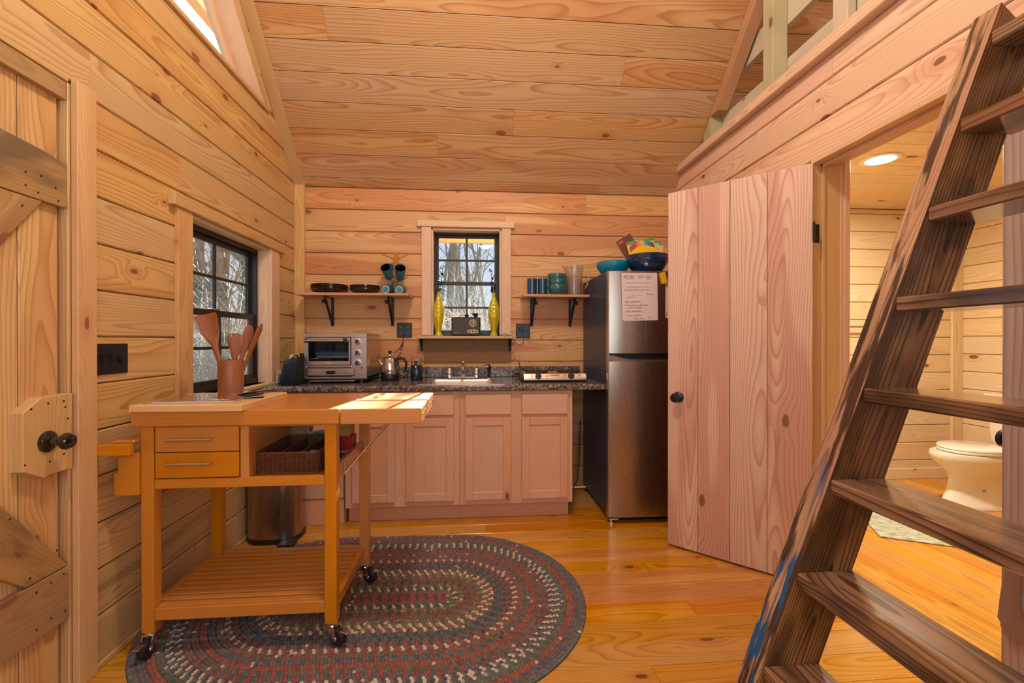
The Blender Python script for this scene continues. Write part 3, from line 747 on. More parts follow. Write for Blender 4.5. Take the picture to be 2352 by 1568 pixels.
# ---------------------------------------------------------------- barn door on the left (door_1)
d1 = thing('door_1', 'barn door of vertical pine boards with reclaimed braces', 'door'); d1['kind'] = 'structure'
xd = XL - .022
ys = [(.80, .955), (.957, 1.115), (1.117, 1.285), (1.287, 1.500), (1.502, 1.634)]
for y0, y1 in ys: obj('plank', MB().box(xd - .03, xd, y0 + .001, y1 - .001, .012, 2.045, .003), wood('wall', 'zy'), d1)
def brace(poly, label=None, x1=None, kind='reclaimed', ax='y', ang=0):
    o = obj('brace', MB().prism(poly, 0, xd, x1 or xd + .022, .002), wood(kind, ax), d1)
    if ang: regrain(o, ang)
    if label: o['label'] = label
    return o
nails = MB()
def nail(y, z, x=None):
    nails.lathe([(0, 0), (.0036, .0004), (.003, .0012), (0, .0014)], (x or xd + .022, y, z), 0, 8)
brace([(.82, 1.985), (1.640, 1.985), (1.640, 2.045), (.82, 2.045)])
brace([(.82, 1.625), (1.642, 1.625), (1.642, 1.772), (1.55, 1.785), (1.46, 1.792), (1.36, 1.800), (.82, 1.795)])
brace([(.82, .252), (1.646, .252), (1.646, .428), (.82, .428)])
brace([(1.555, 1.622), (1.375, 1.622), (.95, 1.06), (1.09, 1.0), (1.20, 1.15), (1.42, 1.452)], ang=R_(52))
brace([(1.642, .432), (1.500, .432), (.82, 1.02), (.82, 1.18), (1.20, .98), (1.42, .716)], ang=R_(-46))
for y, z in ((1.50, 1.695), (1.55, 1.70), (1.60, 1.68), (1.50, 1.655), (1.54, 1.645), (1.61, 1.64), (1.53, .40), (1.58, .405), (1.625, .41), (1.53, .285), (1.58, .29), (1.63, .285), (1.45, .66), (1.60, .50), (1.51, .455), (1.49, 1.59)): nail(y, z)
lb = obj('latch_block', MB().prism([(1.474, .966), (1.532, 1.006), (1.643, 1.008), (1.643, .756), (1.560, .758), (1.545, .752), (1.474, .790)], 0, xd, xd + .036, .002), wood('trim', 'zy'), d1)
for y, z in ((1.50, .975), (1.555, .985), (1.61, .985), (1.615, .965), (1.625, .925), (1.48, .81), (1.56, .80), (1.61, .812)): nail(y, z, xd + .036)
obj('nails', nails, M_black, d1)['kind'] = 'stuff'
kn = obj('door_knob', MB().lathe([(.034, 0), (.034, .004), (.026, .012), (.013, .016), (.011, .034), (.018, .040), (.026, .050), (.027, .060), (.021, .070), (0, .074)], (xd + .036, 1.553, .865), 0, 28), M_blackgl, d1, True)
c1 = thing('trim_7', 'upright pine casing beside the barn door', 'trim'); c1['kind'] = 'structure'
board('casing', (XL, XL + .022, 1.656, 1.735, 0, 2.062), 'trim', 'zy', c1)
board('jamb', (XL - .14, XL - .003, 1.648, 1.664, 0, 2.05), 'wall', 'zy', c1)
board('head_jamb', (XL - .14, XL + .0, .80, 1.65, 2.05, 2.07), 'wall', 'y', c1)
struct(obj('trim_8', MB().box(XL - .14, XL - .06, .795, 1.65, 0, 2.05), wood('wall', 'zy')), 'boards closing the barn doorway on the outside', 'trim')

# ---------------------------------------------------------------- bathroom door leaf (door_2), standing open
hx, hy = 1.632, 2.062; tx, ty = 1.137, 2.560
wd = sqrt((tx - hx) ** 2 + (ty - hy) ** 2); an = atan2(ty - hy, tx - hx)
d2.location = (hx, hy, 0); d2.rotation_euler = (0, 0, an)
cuts = [0, .275, .525, .76, 1.0]
for i in range(4):
    obj('plank', MB().box(wd * cuts[i] + .0008, wd * cuts[i + 1] - .0008, -.002, .034, .012, 2.028, .0025), wood('door', 'z'), d2)
kb = obj('door_knob', MB().lathe([(.030, 0), (.030, .006), (.022, .012), (.012, .016), (.011, .032), (.020, .038), (.027, .050), (.024, .062), (0, .066)], (0, 0, 0), 2, 28), M_black, d2, True)
kb.location = (wd - .062, .067, .862); kb.rotation_euler = (-pi / 2, 0, 0)
obj('key_cylinder', MB().cyl((0, 0, .060), .008, .008), M_blackm, kb).location = (0, 0, .03)
obj('latch_plate', MB().box(wd - .0005, wd + .0015, .008, .026, .84, .885, .0008), M_nickel, d2)
for z in (1.70, .30):
    h = obj('hinge', MB().box(-.004, .002, -.006, .030, z - .045, z + .045, .001).cyl((-.004, .036, z - .046), .006, .092, 2, 10), M_blackm, d2)
    board_h = obj('hinge_leaf', MB().box(XP + .003, XP + .038, PY1 - .004, PY1 - .0012, z - .045, z + .045, .001), M_blackm, jm)
# ---------------------------------------------------------------- base cabinets
def panel_door(root, name, x0, x1, z0, z1, y, kind='cabinet', panel=True):
    """frame-and-panel door in the XZ plane, front face at y"""
    t = .019; fw = .052
    if not panel:
        return obj(name, MB().box(x0, x1, y, y + t, z0, z1, .004), wood(kind, 'xz'), root)
    d = obj(name, MB().box(x0, x1, y + .010, y + t, z0, z1), wood(kind, 'z'), root)
    obj('panel', MB().box(x0 + fw - .004, x1 - fw + .004, y + .008, y + .0105, z0 + fw - .004, z1 - fw + .004), wood(kind, 'z'), d)
    for a in (x0, x1 - fw): obj('stile', MB().box(a, a + fw, y, y + .012, z0, z1, .003), wood(kind, 'z'), d)
    for a in (z0, z1 - fw): obj('rail', MB().box(x0 + fw, x1 - fw, y, y + .012, a, a + fw, .003), wood(kind, 'xz'), d)
    return d
YFc = 2.975; ZC = .895
def cabinet(x0, x1, doors, label, toe1=None):
    t = thing('base_cabinet', label, 'cabinet', ((x0 + x1) / 2, YFc + .3, 0), 0, 'unfinished oak base cabinets under the counter')
    ox, oy = (x0 + x1) / 2, YFc + .3
    def b(x0, x1, y0, y1, z0, z1): return (x0 - ox, x1 - ox, y0 - oy, y1 - oy, z0, z1)
    body = MB().box(*b(x0, x0 + .016, YFc + .019, YB - .002, .105, .856)).box(*b(x1 - .016, x1, YFc + .019, YB - .002, .105, .856)).box(*b(x0, x1, YFc + .019, YB - .002, .105, .121)).box(*b(x0, x1, YB - .012, YB - .002, .105, .856))
    obj('body', body, wood('cabinet', 'z'), t)
    zs = [.112, .150, .684, .702, .836, .856]
    xs = [x0] + [q for d in doors for q in d] + [x1]
    ff = obj('face_frame', MB().box(*b(x0, x1, YFc, YFc + .019, .112, .165), c=.001), wood('cabinet', 'xz'), t)
    obj('frame_rail', MB().box(*b(x0, x1, YFc, YFc + .019, .670, .710)), wood('cabinet', 'xz'), ff)
    obj('frame_rail', MB().box(*b(x0, x1, YFc, YFc + .019, .815, .856)), wood('cabinet', 'xz'), ff)
    for i in range(0, len(xs), 2):
        if xs[i + 1] - xs[i] > .004: obj('stile', MB().box(*b(xs[i] - (.01 if i else 0), xs[i + 1] + (.01 if i + 2 < len(xs) else 0), YFc - .0005, YFc + .0185, .112, .856), c=.001), wood('cabinet', 'z'), ff)
    for (a, c) in doors:
        panel_door(t, 'door', a - ox, c - ox, .146, .680, YFc - .020 - oy)
        panel_door(t, 'drawer_front', a - ox, c - ox, .699, .832, YFc - .020 - oy, panel=False)
    obj('toe_kick', MB().box(*b(x0 + (0 if toe1 else 0), (toe1 or x1), YFc + .075, YFc + .09, 0, .112), c=.001), wood('cabinet', 'xz'), t)
    return t
cabinet(-.815, -.093, [(-.772, -.502), (-.437, -.127)], 'left oak base cabinet behind the cart leaf, two doors')
cabinet(-.092, .652, [(-.057, .243), (.312, .620)], 'right oak base cabinet beside the refrigerator, two doors', .640)
t = thing('corner_panel', 'plain wooden cabinet side behind the trash can, below the counter', 'cabinet', (-1.08, 3.2, 0))
obj('front_board', MB().box(-.27, .245, -.20, -.18, .17, .856, .002), wood('cabinet', 'xz'), t)
obj('lower_board', MB().box(-.27, .245, -.19, -.172, .0, .165, .002), wood('cabinet', 'xz'), t)
obj('support', MB().box(-.27, .25, -.17, .38, .0, .856, .002), wood('cabinet', 'xz'), t)

# countertop with backsplash
ct = thing('countertop', 'speckled dark granite laminate countertop with backsplash', 'countertop', (-.22, 3.25, .857))
mb = MB()
ox, oy, oz = -.22, 3.25, .857
SX0, SX1, SY0, SY1 = -.300, .165, 2.995, 3.360
x0, x1, y0, y1, zt = XL + .02, .868, 2.935, YB - .001, .038
def cbx(a, b, c, d): mb.box(a - ox, b - ox, c - oy, d - oy, 0, zt)
cbx(x0, SX0, y0 + .02, y1); cbx(SX1, x1, y0 + .02, y1); cbx(SX0, SX1, y0 + .02, SY0); cbx(SX0, SX1, SY1, y1)
nose = [(y0 + .021 - oy, 0), (y0 + .006 - oy, 0), (y0 - oy, .006), (y0 - oy, .026), (y0 + .004 - oy, .034), (y0 + .012 - oy, zt), (y0 + .021 - oy, zt)]
mb.prism(nose, 0, x0 - ox, x1 - ox)
obj('top', mb, M_lam, ct)
obj('backsplash', MB().box(x0 + .05 - ox, .845 - ox, YB - .022 - oy, YB - oy, zt, .102 + .018, .004), M_lam, ct)

# sink
sk = thing('kitchen_sink', 'small drop-in stainless steel sink in the counter', 'sink', (-.085, 3.18, ZC))
mb = MB(); w, h, dp = .285, .235, .15
def rrect(hx_, hy_, r, z, n=5):
    pts = []
    for (cx, cy, a0) in ((hx_ - r, hy_ - r, 0), (-hx_ + r, hy_ - r, pi / 2), (-hx_ + r, -hy_ + r, pi), (hx_ - r, -hy_ + r, 3 * pi / 2)):
        for k in range(n + 1): a = a0 + pi / 2 * k / n; pts.append((cx + r * cos(a), cy + r * sin(a), z))
    return pts
def loft_rings(rings, capb=True):
    m = MB(); n = len(rings[0]); vs = [p for r in rings for p in r]; fs = []
    for i in range(len(rings) - 1):
        for k in range(n): k2 = (k + 1) % n; fs.append((i * n + k, i * n + k2, (i + 1) * n + k2, (i + 1) * n + k))
    if capb: fs.append(tuple(range((len(rings) - 1) * n, len(rings) * n)))
    m.add(vs, fs); return m
sh = lambda ring, dy: [(p[0], p[1] + dy, p[2]) for p in ring]
rings = [rrect(.285, .255, .03, .0005), rrect(.283, .253, .03, .005), rrect(.270, .240, .03, .006), sh(rrect(.232, .180, .05, .003), -.03), sh(rrect(.225, .173, .05, -.010), -.03), sh(rrect(.210, .160, .05, -.135), -.03), sh(rrect(.17, .12, .04, -.150), -.03)]
rings = [[(p[0], max(-.235, min(.20, p[1])), p[2]) if i < 3 else p for p in r] for i, r in enumerate(rings)]
obj('basin', loft_rings(rings), M_steelh, sk, True)
obj('drain', MB().lathe([(.04, 0), (.042, .003), (.03, .004), (.0, .001)], (0, -.03, -.150), 2, 20), M_chrome, sk, True)
fc = thing('faucet', 'chrome two-handle faucet on the sink rim', 'faucet', (-.078, 3.345, ZC + .006))
obj('base_plate', MB().box(-.105, .105, -.022, .022, 0, .016, .006), M_chrome, fc)
for sx in (-1, 1):
    obj('handle', MB().lathe([(.020, .0), (.019, .02), (.015, .030), (.022, .036), (.020, .060), (.012, .070), (0, .071)], (sx * .098, 0, .010), 2, 14), M_chrome, fc, True)
pts = [(0, 0, .01), (0, 0, .055), (0, -.010, .085), (0, -.045, .107), (0, -.095, .105), (0, -.125, .088)]
obj('spout', MB().tube(pts, [.017, .015, .013, .011, .010, .011], 14).lathe([(.016, 0), (.016, .02), (.011, .035), (.010, .06)], (0, 0, .01), 2, 14), M_chrome, fc, True)
obj('lift_rod', MB().cyl((0, .022, .01), .003, .11, 2, 8).sphere((0, .022, .122), .006, 10, 6), M_chrome, fc, True)
sp = thing('sink_sprayer', 'black hand sprayer standing beside the faucet', 'sprayer', (.112, 3.345, ZC + .006))
obj('holder', MB().lathe([(.020, 0), (.019, .006), (.012, .010)], (0, 0, 0), 2, 16), M_chrome, sp, True)
obj('handle', MB().tube([(0, 0, .008), (0, 0, .05), (0, -.002, .085), (-.004, -.012, .10)], [.011, .012, .014, .012], 12).box(-.035, .008, -.030, -.004, .088, .104, .004), M_black, sp, True)
obj('trigger', MB().box(-.030, -.006, -.033, -.029, .086, .098, .001), M_grey, sp)

# ---------------------------------------------------------------- refrigerator
FX0, FX1, FY0 = .858, 1.560, 2.845
fg = thing('refrigerator', 'stainless top-freezer refrigerator with dark blue-grey side', 'refrigerator', (1.21, 3.20, 0))
ox, oy = 1.21, 3.20
def fb(x0, x1, y0, y1, z0, z1, c=.004): return MB().box(x0 - ox, x1 - ox, y0 - oy, y1 - oy, z0, z1, c)
obj('cabinet', fb(FX0 + .014, FX1 - .014, FY0 + .070, 3.575, .035, 1.640), M_fridgeside, fg)
obj('gasket', fb(FX0 + .018, FX1 - .018, FY0 + .052, FY0 + .072, .045, 1.628), M_black, fg)
def fdoor(name, z0, z1, notch):
    # bowed front: profile in xy
    n = 12; pts = []
    for i in range(n + 1):
        u = i / n; x = FX0 + (FX1 - FX0) * u
        pts.append((x - ox, FY0 - oy + .012 * (2 * u - 1) ** 2 + (.006 if i in (0, n) else 0)))
    pts += [(FX1 - ox, FY0 + .052 - oy), (FX0 - ox, FY0 + .052 - oy)]
    mb = MB(); mb.prism(pts, 2, z0, z1, .003)
    return obj(name, mb, M_steel, fg, True, angle=25)
du = fdoor('freezer_door', 1.100, 1.630, 0); dl = fdoor('fridge_door', .045, 1.052, 0)
obj('recessed_handle', MB().prism([(1.070, FX0 + .01 - ox), (1.050, FX0 + .03 - ox), (1.050, FX1 - ox), (1.102, FX1 - ox), (1.102, FX0 + .01 - ox)], 1, FY0 + .018 - oy, FY0 + .05 - oy), M_black, fg)
obj('handle_lip', MB().prism([(1.046, FX0 + .002 - ox), (1.088, FX0 + .002 - ox), (1.087, FX0 + .030 - ox), (1.066, FX0 + .105 - ox), (1.062, FX0 + .14 - ox), (1.062, FX1 - ox), (1.046, FX1 - ox)], 1, FY0 + .012 - oy, FY0 + .045 - oy), M_steel, dl)
obj('left_edge_strip', fb(FX0 - .001, FX0 + .006, FY0 + .004, FY0 + .05, .05, 1.628, .002), M_nickel, du)
for x in (FX0 + .03, FX1 - .05):
    obj('foot', MB().lathe([(.020, 0), (.020, .012), (.010, .014), (.010, .04)], (x - ox, FY0 + .04 - oy, 0), 2, 16), M_chrome if x < 1 else M_black, fg, True)
    obj('foot', MB().lathe([(.018, 0), (.018, .012), (.010, .014), (.010, .04)], (x - ox, 3.52 - oy, 0), 2, 12), M_black, fg, True)
obj('bottom_hinge', fb(FX0 + .006, FX0 + .07, FY0 + .006, FY0 + .07, .030, .040, .002), M_chrome, fg)
obj('top_hinge', fb(FX1 - .09, FX1 - .01, FY0 + .02, FY0 + .09, 1.640, 1.652, .003), M_black, fg)
obj('kick_grille', fb(FX0 + .03, FX1 - .03, FY0 + .075, FY0 + .085, .0, .05, .002), M_black, fg)
# whiteboard note, eraser and second note
yn = FY0 + .0012
nt_ = thing('message_board', 'white magnetic board with handwritten BEFORE YOU GO list on the freezer door', 'whiteboard', (1.062, yn, 1.463))
def rr2(hx_, hz_, r, n=5):
    return [(x, y) for x, y, _ in rrect(hx_, hz_, r, 0, n)]
nb = MB().prism([(z, x) for x, z in rr2(.118, .153, .010)], 1, -.004, 0)
nb_o = obj('board', nb, M_board, nt_); nb_o.rotation_euler = (0, R_(-1.2), 0)
Lr = Matrix.Rotation(R_(-1.2), 4, 'Y')
def note(body, x, z, s, m, sx=1.0, sh=.1): text(body, s, m, nt_, Lr @ face_front(x, -.0045, z), ext=.0002, sx=sx, shear=sh)
note('BEFORE', -.105, .122, .023, M_inkb, .88, .15); note('YOU', -.017, .122, .022, M_inkb, .95); note('GO:', .040, .121, .022, M_inkb, 1.1)
note('• Clean + put away dishes', -.106, .086, .0150, M_ink, 1.12)
note('Strip bedding and put any', -.092, .058, .0142, M_ink, 1.05); note('dirty linens in the bathroom', -.106, .039, .0142, M_inkd, 1.03)
note('•', -.106, .011, .0140, M_ink); note('Wifi on', .040, .010, .0150, M_inkd, 1.1); note('nightstand', -.090, -.006, .0140, M_ink, 1.0)
note('• Sign Journal/book', -.106, -.036, .0142, M_inkd, 1.0); note('• Remember to clean after', -.106, -.058, .0142, M_inkd, 1.05); note('your fur babies', -.080, -.074, .0140, M_inkd, 1.1)
note('• MAKE MEMORIES', -.102, -.099, .0140, M_inkd, 1.0); note('Leave a Review', -.090, -.124, .0148, M_inkd, 1.05); note('Come back', -.045, -.144, .0145, M_inkd, 1.05)
for (a, b, z) in ((-.100, -.035, .117), (-.085, -.045, .113), (-.012, .018, .116), (.042, .078, .116), (.05, .07, .112), (-.09, -.065, .010), (-.055, -.035, .009), (-.018, .025, .009)): obj('underline', MB().box(a, b, -.0048, -.0044, z - .0006, z + .0006, M=Lr), M_inkb, nt_)
for sx in (-1, 1):
    pts = [(.062, -.0047, -.146), (.062 + sx * .008, -.0047, -.137), (.062 + sx * .007, -.0047, -.132), (.062 + sx * .003, -.0047, -.131), (.062, -.0047, -.135)]
    obj('heart_line', MB().tube([Lr @ Vector(p) for p in pts], .0006, 4), M_inkb, nt_)
er = thing('magnetic_eraser', 'yellow dog-bone magnetic eraser beside the message board', 'eraser', (1.216, yn, 1.583))
pl = []
for i in range(40):
    a = 2 * pi * i / 40; pl.append((.034 * sin(a) * (1 + .10 * abs(sin(a)) ** 2), (.017 + .006 * abs(sin(a)) ** 3) * (1 if cos(a) > 0 else -1) * abs(cos(a)) ** .25 - .0))
e_o = obj('body', MB().prism(pl, 1, -.018, -.004, 0).prism([(u * .9, v * .9) for u, v in pl], 1, -.021, -.017), M_yellow, er, True); e_o.rotation_euler = (0, R_(-14), 0)
e_ = obj('felt', MB().prism([(u * .92, v * .92) for u, v in pl], 1, -.004, 0), M_grey, er); e_.rotation_euler = (0, R_(-14), 0)
n2 = thing('second_note', 'narrow white note at the edge of the freezer door, beside the door leaf', 'note', (1.313, yn + .001, 1.440))
obj('board', MB().prism([(z, x) for x, z in rr2(.080, .113, .010)], 1, -.004, 0), M_board, n2)
text('A', .02, M_inkd, n2, face_front(-.074, -.0045, .085)); text('B\nB', .014, M_inkd, n2, face_front(-.076, -.0045, -.085))

# ---------------------------------------------------------------- things on the refrigerator
ZF = 1.6405
def bowl_prof(r, h, foot, th=.006, rim=.0):
    return [(foot, 0), (foot + .004, .002), (r * .80, h * .28), (r * .95, h * .58), (r * .975, h * .70), (r * .975, h * .705), (r, h * .72), (r, h * .985), (r - .002, h), (r - th, h), (r - th - .001, h * .9), (r * .93 - th, h * .6), (r * .78 - th, h * .30), (foot * .9, th), (0, th)]
def knurl(r, h, a, hh, rr0):
    if h < hh * .66 and r > rr0 * .6 : return r * (1 + .008 * sin(a * 34 + h * 420) + .008 * sin(a * 34 - h * 420))
    return r
def bowl(label, x, y, r, h, m, group=None):
    t = thing('mixing_bowl', label, 'bowl', (x, y, ZF))
    obj('bowl', MB().lathe(bowl_prof(r, h, r * .62), (0, 0, 0), 2, 120, fn=lambda q, hh, a: knurl(q, hh, a, h, r) if q > r * .8 and hh > .0 else q), m, t, True)
    return t
bowl('small turquoise bowl with embossed diamond pattern on the refrigerator', .975, 3.13, .115, .088, M_turq)
bowl('large navy blue bowl holding colouring supplies on the refrigerator', 1.180, 3.02, .142, .118, M_navy)
def flatbox(name, label, cat, loc, rot, sx, sy, sz, m, parts=None):
    t = thing(name, label, cat, loc); t.rotation_euler = rot
    obj('box', MB().box(-sx / 2, sx / 2, -sy / 2, sy / 2, 0, sz, .0015), m, t); return t
# pencil box with a fan of coloured pencils printed on it
pb = flatbox('pencil_box', 'yellow box of coloured pencils leaning in the navy bowl', 'pencil box', (1.155, 2.985, ZF + .070), (R_(-12), R_(-12), 0), .190, .022, .160, M_yellow)
pcs = [(.30, .08, .12), (.45, .06, .10), (.55, .04, .06), (.62, .10, .05), (.70, .20, .06), (.72, .32, .10), (.60, .45, .15), (.25, .35, .18), (.12, .28, .30), (.08, .18, .35), (.06, .10, .28), (.05, .06, .15)]
for i in range(26):
    u = -.082 + .164 * i / 25; z0 = .085 + .045 * sin(pi * (i + 3) / 31)
    q = pcs[int(i * 12 / 26)]
    m_ = mat('pencil_%d' % int(i * 12 / 26), q, .5)
    obj('printed_pencil', MB().prism([(z0 - .012, u - .0030), (z0 - .012, u + .0030), (z0 + .020, u + .0030), (z0 + .028, u), (z0 + .020, u - .0030)], 1, -.0125, -.0108), m_, pb)
obj('green_band', MB().box(-.095, .095, -.0122, -.0108, .138, .158), M_green, pb)
obj('printed_oval', MB().prism([(.052 + .009 * sin(a * pi / 12), .020 + .018 * cos(a * pi / 12)) for a in range(24)], 1, -.0122, -.0110), mat('print_amber', (.55, .28, .01), .5), pb)
obj('printed_mark', MB().prism([(.052 + .005 * sin(a * pi / 6), .020 + .010 * cos(a * pi / 6)) for a in range(12)], 1, -.0126, -.0121), M_green, pb)
b_ = flatbox('paperback_book', 'brown paperback book leaning behind the pencil box', 'book', (1.112, 3.045, ZF + .088), (0, R_(-32), 0), .12, .016, .185, M_brownbk)
obj('pages', MB().box(-.058, .058, -.0065, .0065, .0005, .186), M_paper, b_)
obj('spine_edge', MB().box(-.0605, -.0585, -.007, .007, .002, .183), M_paper, b_)
obj('title_print', MB().box(-.05, -.01, -.0085, -.0079, .155, .172), mat('title_red', (.45, .10, .06), .5), b_)
flatbox('coloring_book', 'green and white colouring book standing behind the pencil box', 'book', (1.165, 3.03, ZF + .05), (0, R_(6), 0), .19, .010, .178, M_green)
obj('cover_print', MB().box(-.085, .0, -.0058, -.0052, .150, .172), M_paper, bpy.data.objects['coloring_book'])
obj('cover_print', MB().box(.01, .085, -.0058, -.0052, .145, .168), M_mint, bpy.data.objects['coloring_book'])
flatbox('yellow_folder', 'pale yellow folder behind the pencil box', 'folder', (1.230, 3.01, ZF + .04), (0, R_(4), 0), .10, .004, .152, mat('pale_yellow', (.72, .55, .22), .6))
flatbox('green_box', 'thin green box lying across the navy bowl rim', 'box', (1.235, 2.97, ZF + .104), (0, R_(2), 0), .115, .10, .016, M_green)

# ---------------------------------------------------------------- wall shelves
def shelf(label, x0, x1, z, brx, side):
    t = thing('wall_shelf', label, 'shelf', ((x0 + x1) / 2, YB, z - .015), 0, 'wall shelves either side of the window')
    c = (x0 + x1) / 2
    obj('shelf_board', MB().box(x0 - c, x1 - c, -.245, -.0005, 0, .018, .0015), wood('shelf_pine', 'x'), t)
    for bx in brx:
        b = MB(); X = bx - c
        b.box(X - .011, X + .011, -.006, 0, -.215, -.002, .001)             # wall strap
        b.box(X - .011, X + .011, -.185, 0, -.007, -.001, .001)             # top strap
        br = obj('bracket', b, M_blackm, t)
        obj('brace', MB().tube([(X, -.010, -.200), (X, -.172, -.022)], .009, 10).tube([(X, -.172, -.022), (X, -.182, -.006)], .010, 8), M_blackm, br, True)
        obj('pipe_knob', MB().cyl((X + side * .004, -.165, -.040), .014, side * .022 if side > 0 else .022, 0, 14), M_blackm, br, True).location.x += (0 if side > 0 else -.022)
    return t
shelf('pine wall shelf with plates left of the window', -1.272, -.470, 1.523, (-1.080, -.628), -1)
shelf('short pine wall shelf with cups and bowls right of the window', .368, .868, 1.523, (.458, .768), 1)
ZS = 1.5265
pr = [(.0, .0), (.085, 0), (.090, .003), (.118, .012), (.128, .022), (.134, .028), (.133, .031), (.122, .024), (.085, .008), (0, .007)]
def plate_proto(label, sc, x, y, z, group):
    t = thing('plate', label, 'plate', (x, y, z), 0, group)
    obj('dish', MB().lathe([(r * sc, h) for r, h in pr], (0, 0, 0), 2, 40), M_dark, t, True); return t
g1 = 'large dark plates stacked on the left shelf'; g2 = 'small dark plates stacked on the left shelf'
pos = ['bottom', 'second', 'third', 'top']
p0 = plate_proto('large dark brown plate, bottom of the larger stack', 1.0, -1.058, 3.455, ZS, g1)
for k in range(1, 4): copy_thing(p0, 'large dark brown plate, %s of the larger stack%s' % (pos[k], '' if k == 3 else ' counting up'), (-1.058 + .002 * (-1) ** k, 3.455, ZS + k * .0105))
p0 = plate_proto('small dark brown plate, bottom of the smaller stack', .80, -.804, 3.455, ZS, g2)
for k in range(1, 4): copy_thing(p0, 'small dark brown plate, %s of the smaller stack%s' % (pos[k], '' if k == 3 else ' counting up'), (-.804 + .002 * (-1) ** k, 3.455, ZS + k * .0095))
# mug tree
mr = thing('mug_rack', 'slim wooden mug post with four pegs on the left shelf', 'mug rack', (-.598, 3.535, ZS))
obj('post', MB().box(-.012, .012, .025, .055, 0, .335, .002), wood('bamboo', 'z'), mr)
for z in (.29, .118):
    for s in (-1, 1): obj('peg', MB().tube([(0, .03, z - .012), (s * .095, -.02, z + .018)], .0045, 8), wood('bamboo', 'x'), mr, True)
def mug(label, x, y, z, rx, rz, grp, ):
    t = thing('mug', label, 'mug', (x, y, z), 0, grp)
    t.rotation_euler = (Matrix.Rotation(rx[1], 3, 'Y') @ Matrix.Rotation(rx[0], 3, 'X') @ Matrix.Rotation(rz, 3, 'Z')).to_euler()
    body = [(.026, 0), (.030, .002), (.041, .105), (.0405, .107), (.038, .105)]
    obj('cup', MB().lathe(body, (0, 0, 0), 2, 32, cap=False), M_mugteal, t, True)
    obj('interior', MB().lathe([(.0385, .106), (.0275, .006), (0, .006)], (0, 0, 0), 2, 32, cap=False), M_mugblack, t, True)
    obj('base', MB().lathe([(0, .0), (.024, -.0006), (.026, .0)], (0, 0, 0), 2, 28, cap=False), M_mugbase, t, True)
    obj('base_rim', MB().lathe([(.023, -.0012), (.0265, -.0012), (.027, .002), (.023, .002)], (0, 0, 0), 2, 28, cap=False), M_cream, t, True)
    obj('handle', MB().tube([(.034, 0, .085), (.055, 0, .090), (.066, 0, .07), (.062, 0, .04), (.033, 0, .024)], .0065, 10), M_mugteal, t, True)
    return t
gm = 'teal mugs hanging from the mug post'
# upper pair: mouths tipped towards the room; lower pair: bases towards the room
mug('teal mug hanging upper left of the mug post, dark mouth outwards', -.640, 3.545, 1.662, (R_(50), R_(-12), 0), R_(52), gm)
mug('teal mug hanging upper right of the mug post, dark mouth outwards', -.562, 3.545, 1.658, (R_(50), R_(12), 0), R_(128), gm)
mug('teal mug hanging lower left of the mug post, blue base outwards', -.653, 3.455, 1.562, (R_(-84), R_(0), R_(0)), R_(-52), gm)
mug('teal mug hanging lower right of the mug post, blue base outwards', -.556, 3.455, 1.560, (R_(-84), R_(0), R_(0)), R_(-128), gm)
# right shelf
def cupstack(label, x):
    t = thing('ribbed_cup', label, 'cup', (x, 3.43, ZS), 0, 'ribbed dark blue tumblers on the right shelf')
    pf = [(.030, 0), (.034, .003)]
    for k in range(17): z = .006 + k * .0068; pf += [(.0352 + .0012 * (k / 16), z), (.0370 + .0012 * (k / 16), z + .003)]
    pf += [(.036, .123), (.033, .123), (.030, .01), (0, .008)]
    obj('cup', MB().lathe(pf, (0, 0, 0), 2, 36), M_cupblue, t, True, angle=60)
cupstack('ribbed dark blue tumbler at the left end of the right shelf', .440)
cupstack('ribbed dark blue tumbler next to the teal bowls', .522)
bp = [(.040, 0), (.044, .003), (.062, .022), (.072, .050), (.074, .072), (.072, .076), (.069, .072), (.064, .045), (.05, .02), (0, .010)]
gb = 'teal cereal bowls nested in a stack'
b0 = thing('cereal_bowl', 'glazed teal bowl, bottom of the nested stack', 'bowl', (.635, 3.44, ZS), 0, gb)
obj('dish', MB().lathe(bp, (0, 0, 0), 2, 48, fn=lambda r, h, a: r * (1 + .006 * sin(14 * a + h * 300) + .005 * sin(9 * a - h * 240)) if .02 < h < .07 else r), M_teal, b0, True)
copy_thing(b0, 'glazed teal bowl, middle of the nested stack', (.637, 3.44, ZS + .044), .7)
copy_thing(b0, 'glazed teal bowl, top of the nested stack', (.634, 3.44, ZS + .086), 1.9)
pc = thing('glass_pitcher', 'clear ribbed glass pitcher at the end of the right shelf', 'pitcher', (.770, 3.45, ZS))
rib = lambda r, h, a: r * (1 + .02 * cos(26 * a)) if .012 < h < .135 else r * (1 + (.30 * max(0, cos(a - pi)) ** 14 * max(0, h - .19) / .03 if h > .19 else 0))
obj('body', MB().lathe([(.0, 0), (.056, 0), (.060, .004), (.060, .130), (.064, .145), (.068, .19), (.072, .225), (.069, .225), (.064, .185), (.060, .145), (.055, .13), (.055, .012), (0, .010)], (0, 0, 0), 2, 104, fn=rib), M_clear, pc, True)
obj('handle', MB().tube([(.064, -.01, .195), (.088, -.02, .205), (.108, -.025, .185), (.108, -.025, .13), (.095, -.02, .08), (.078, -.012, .052)], [.008, .008, .009, .009, .008, .006], 10), M_clear, pc, True)

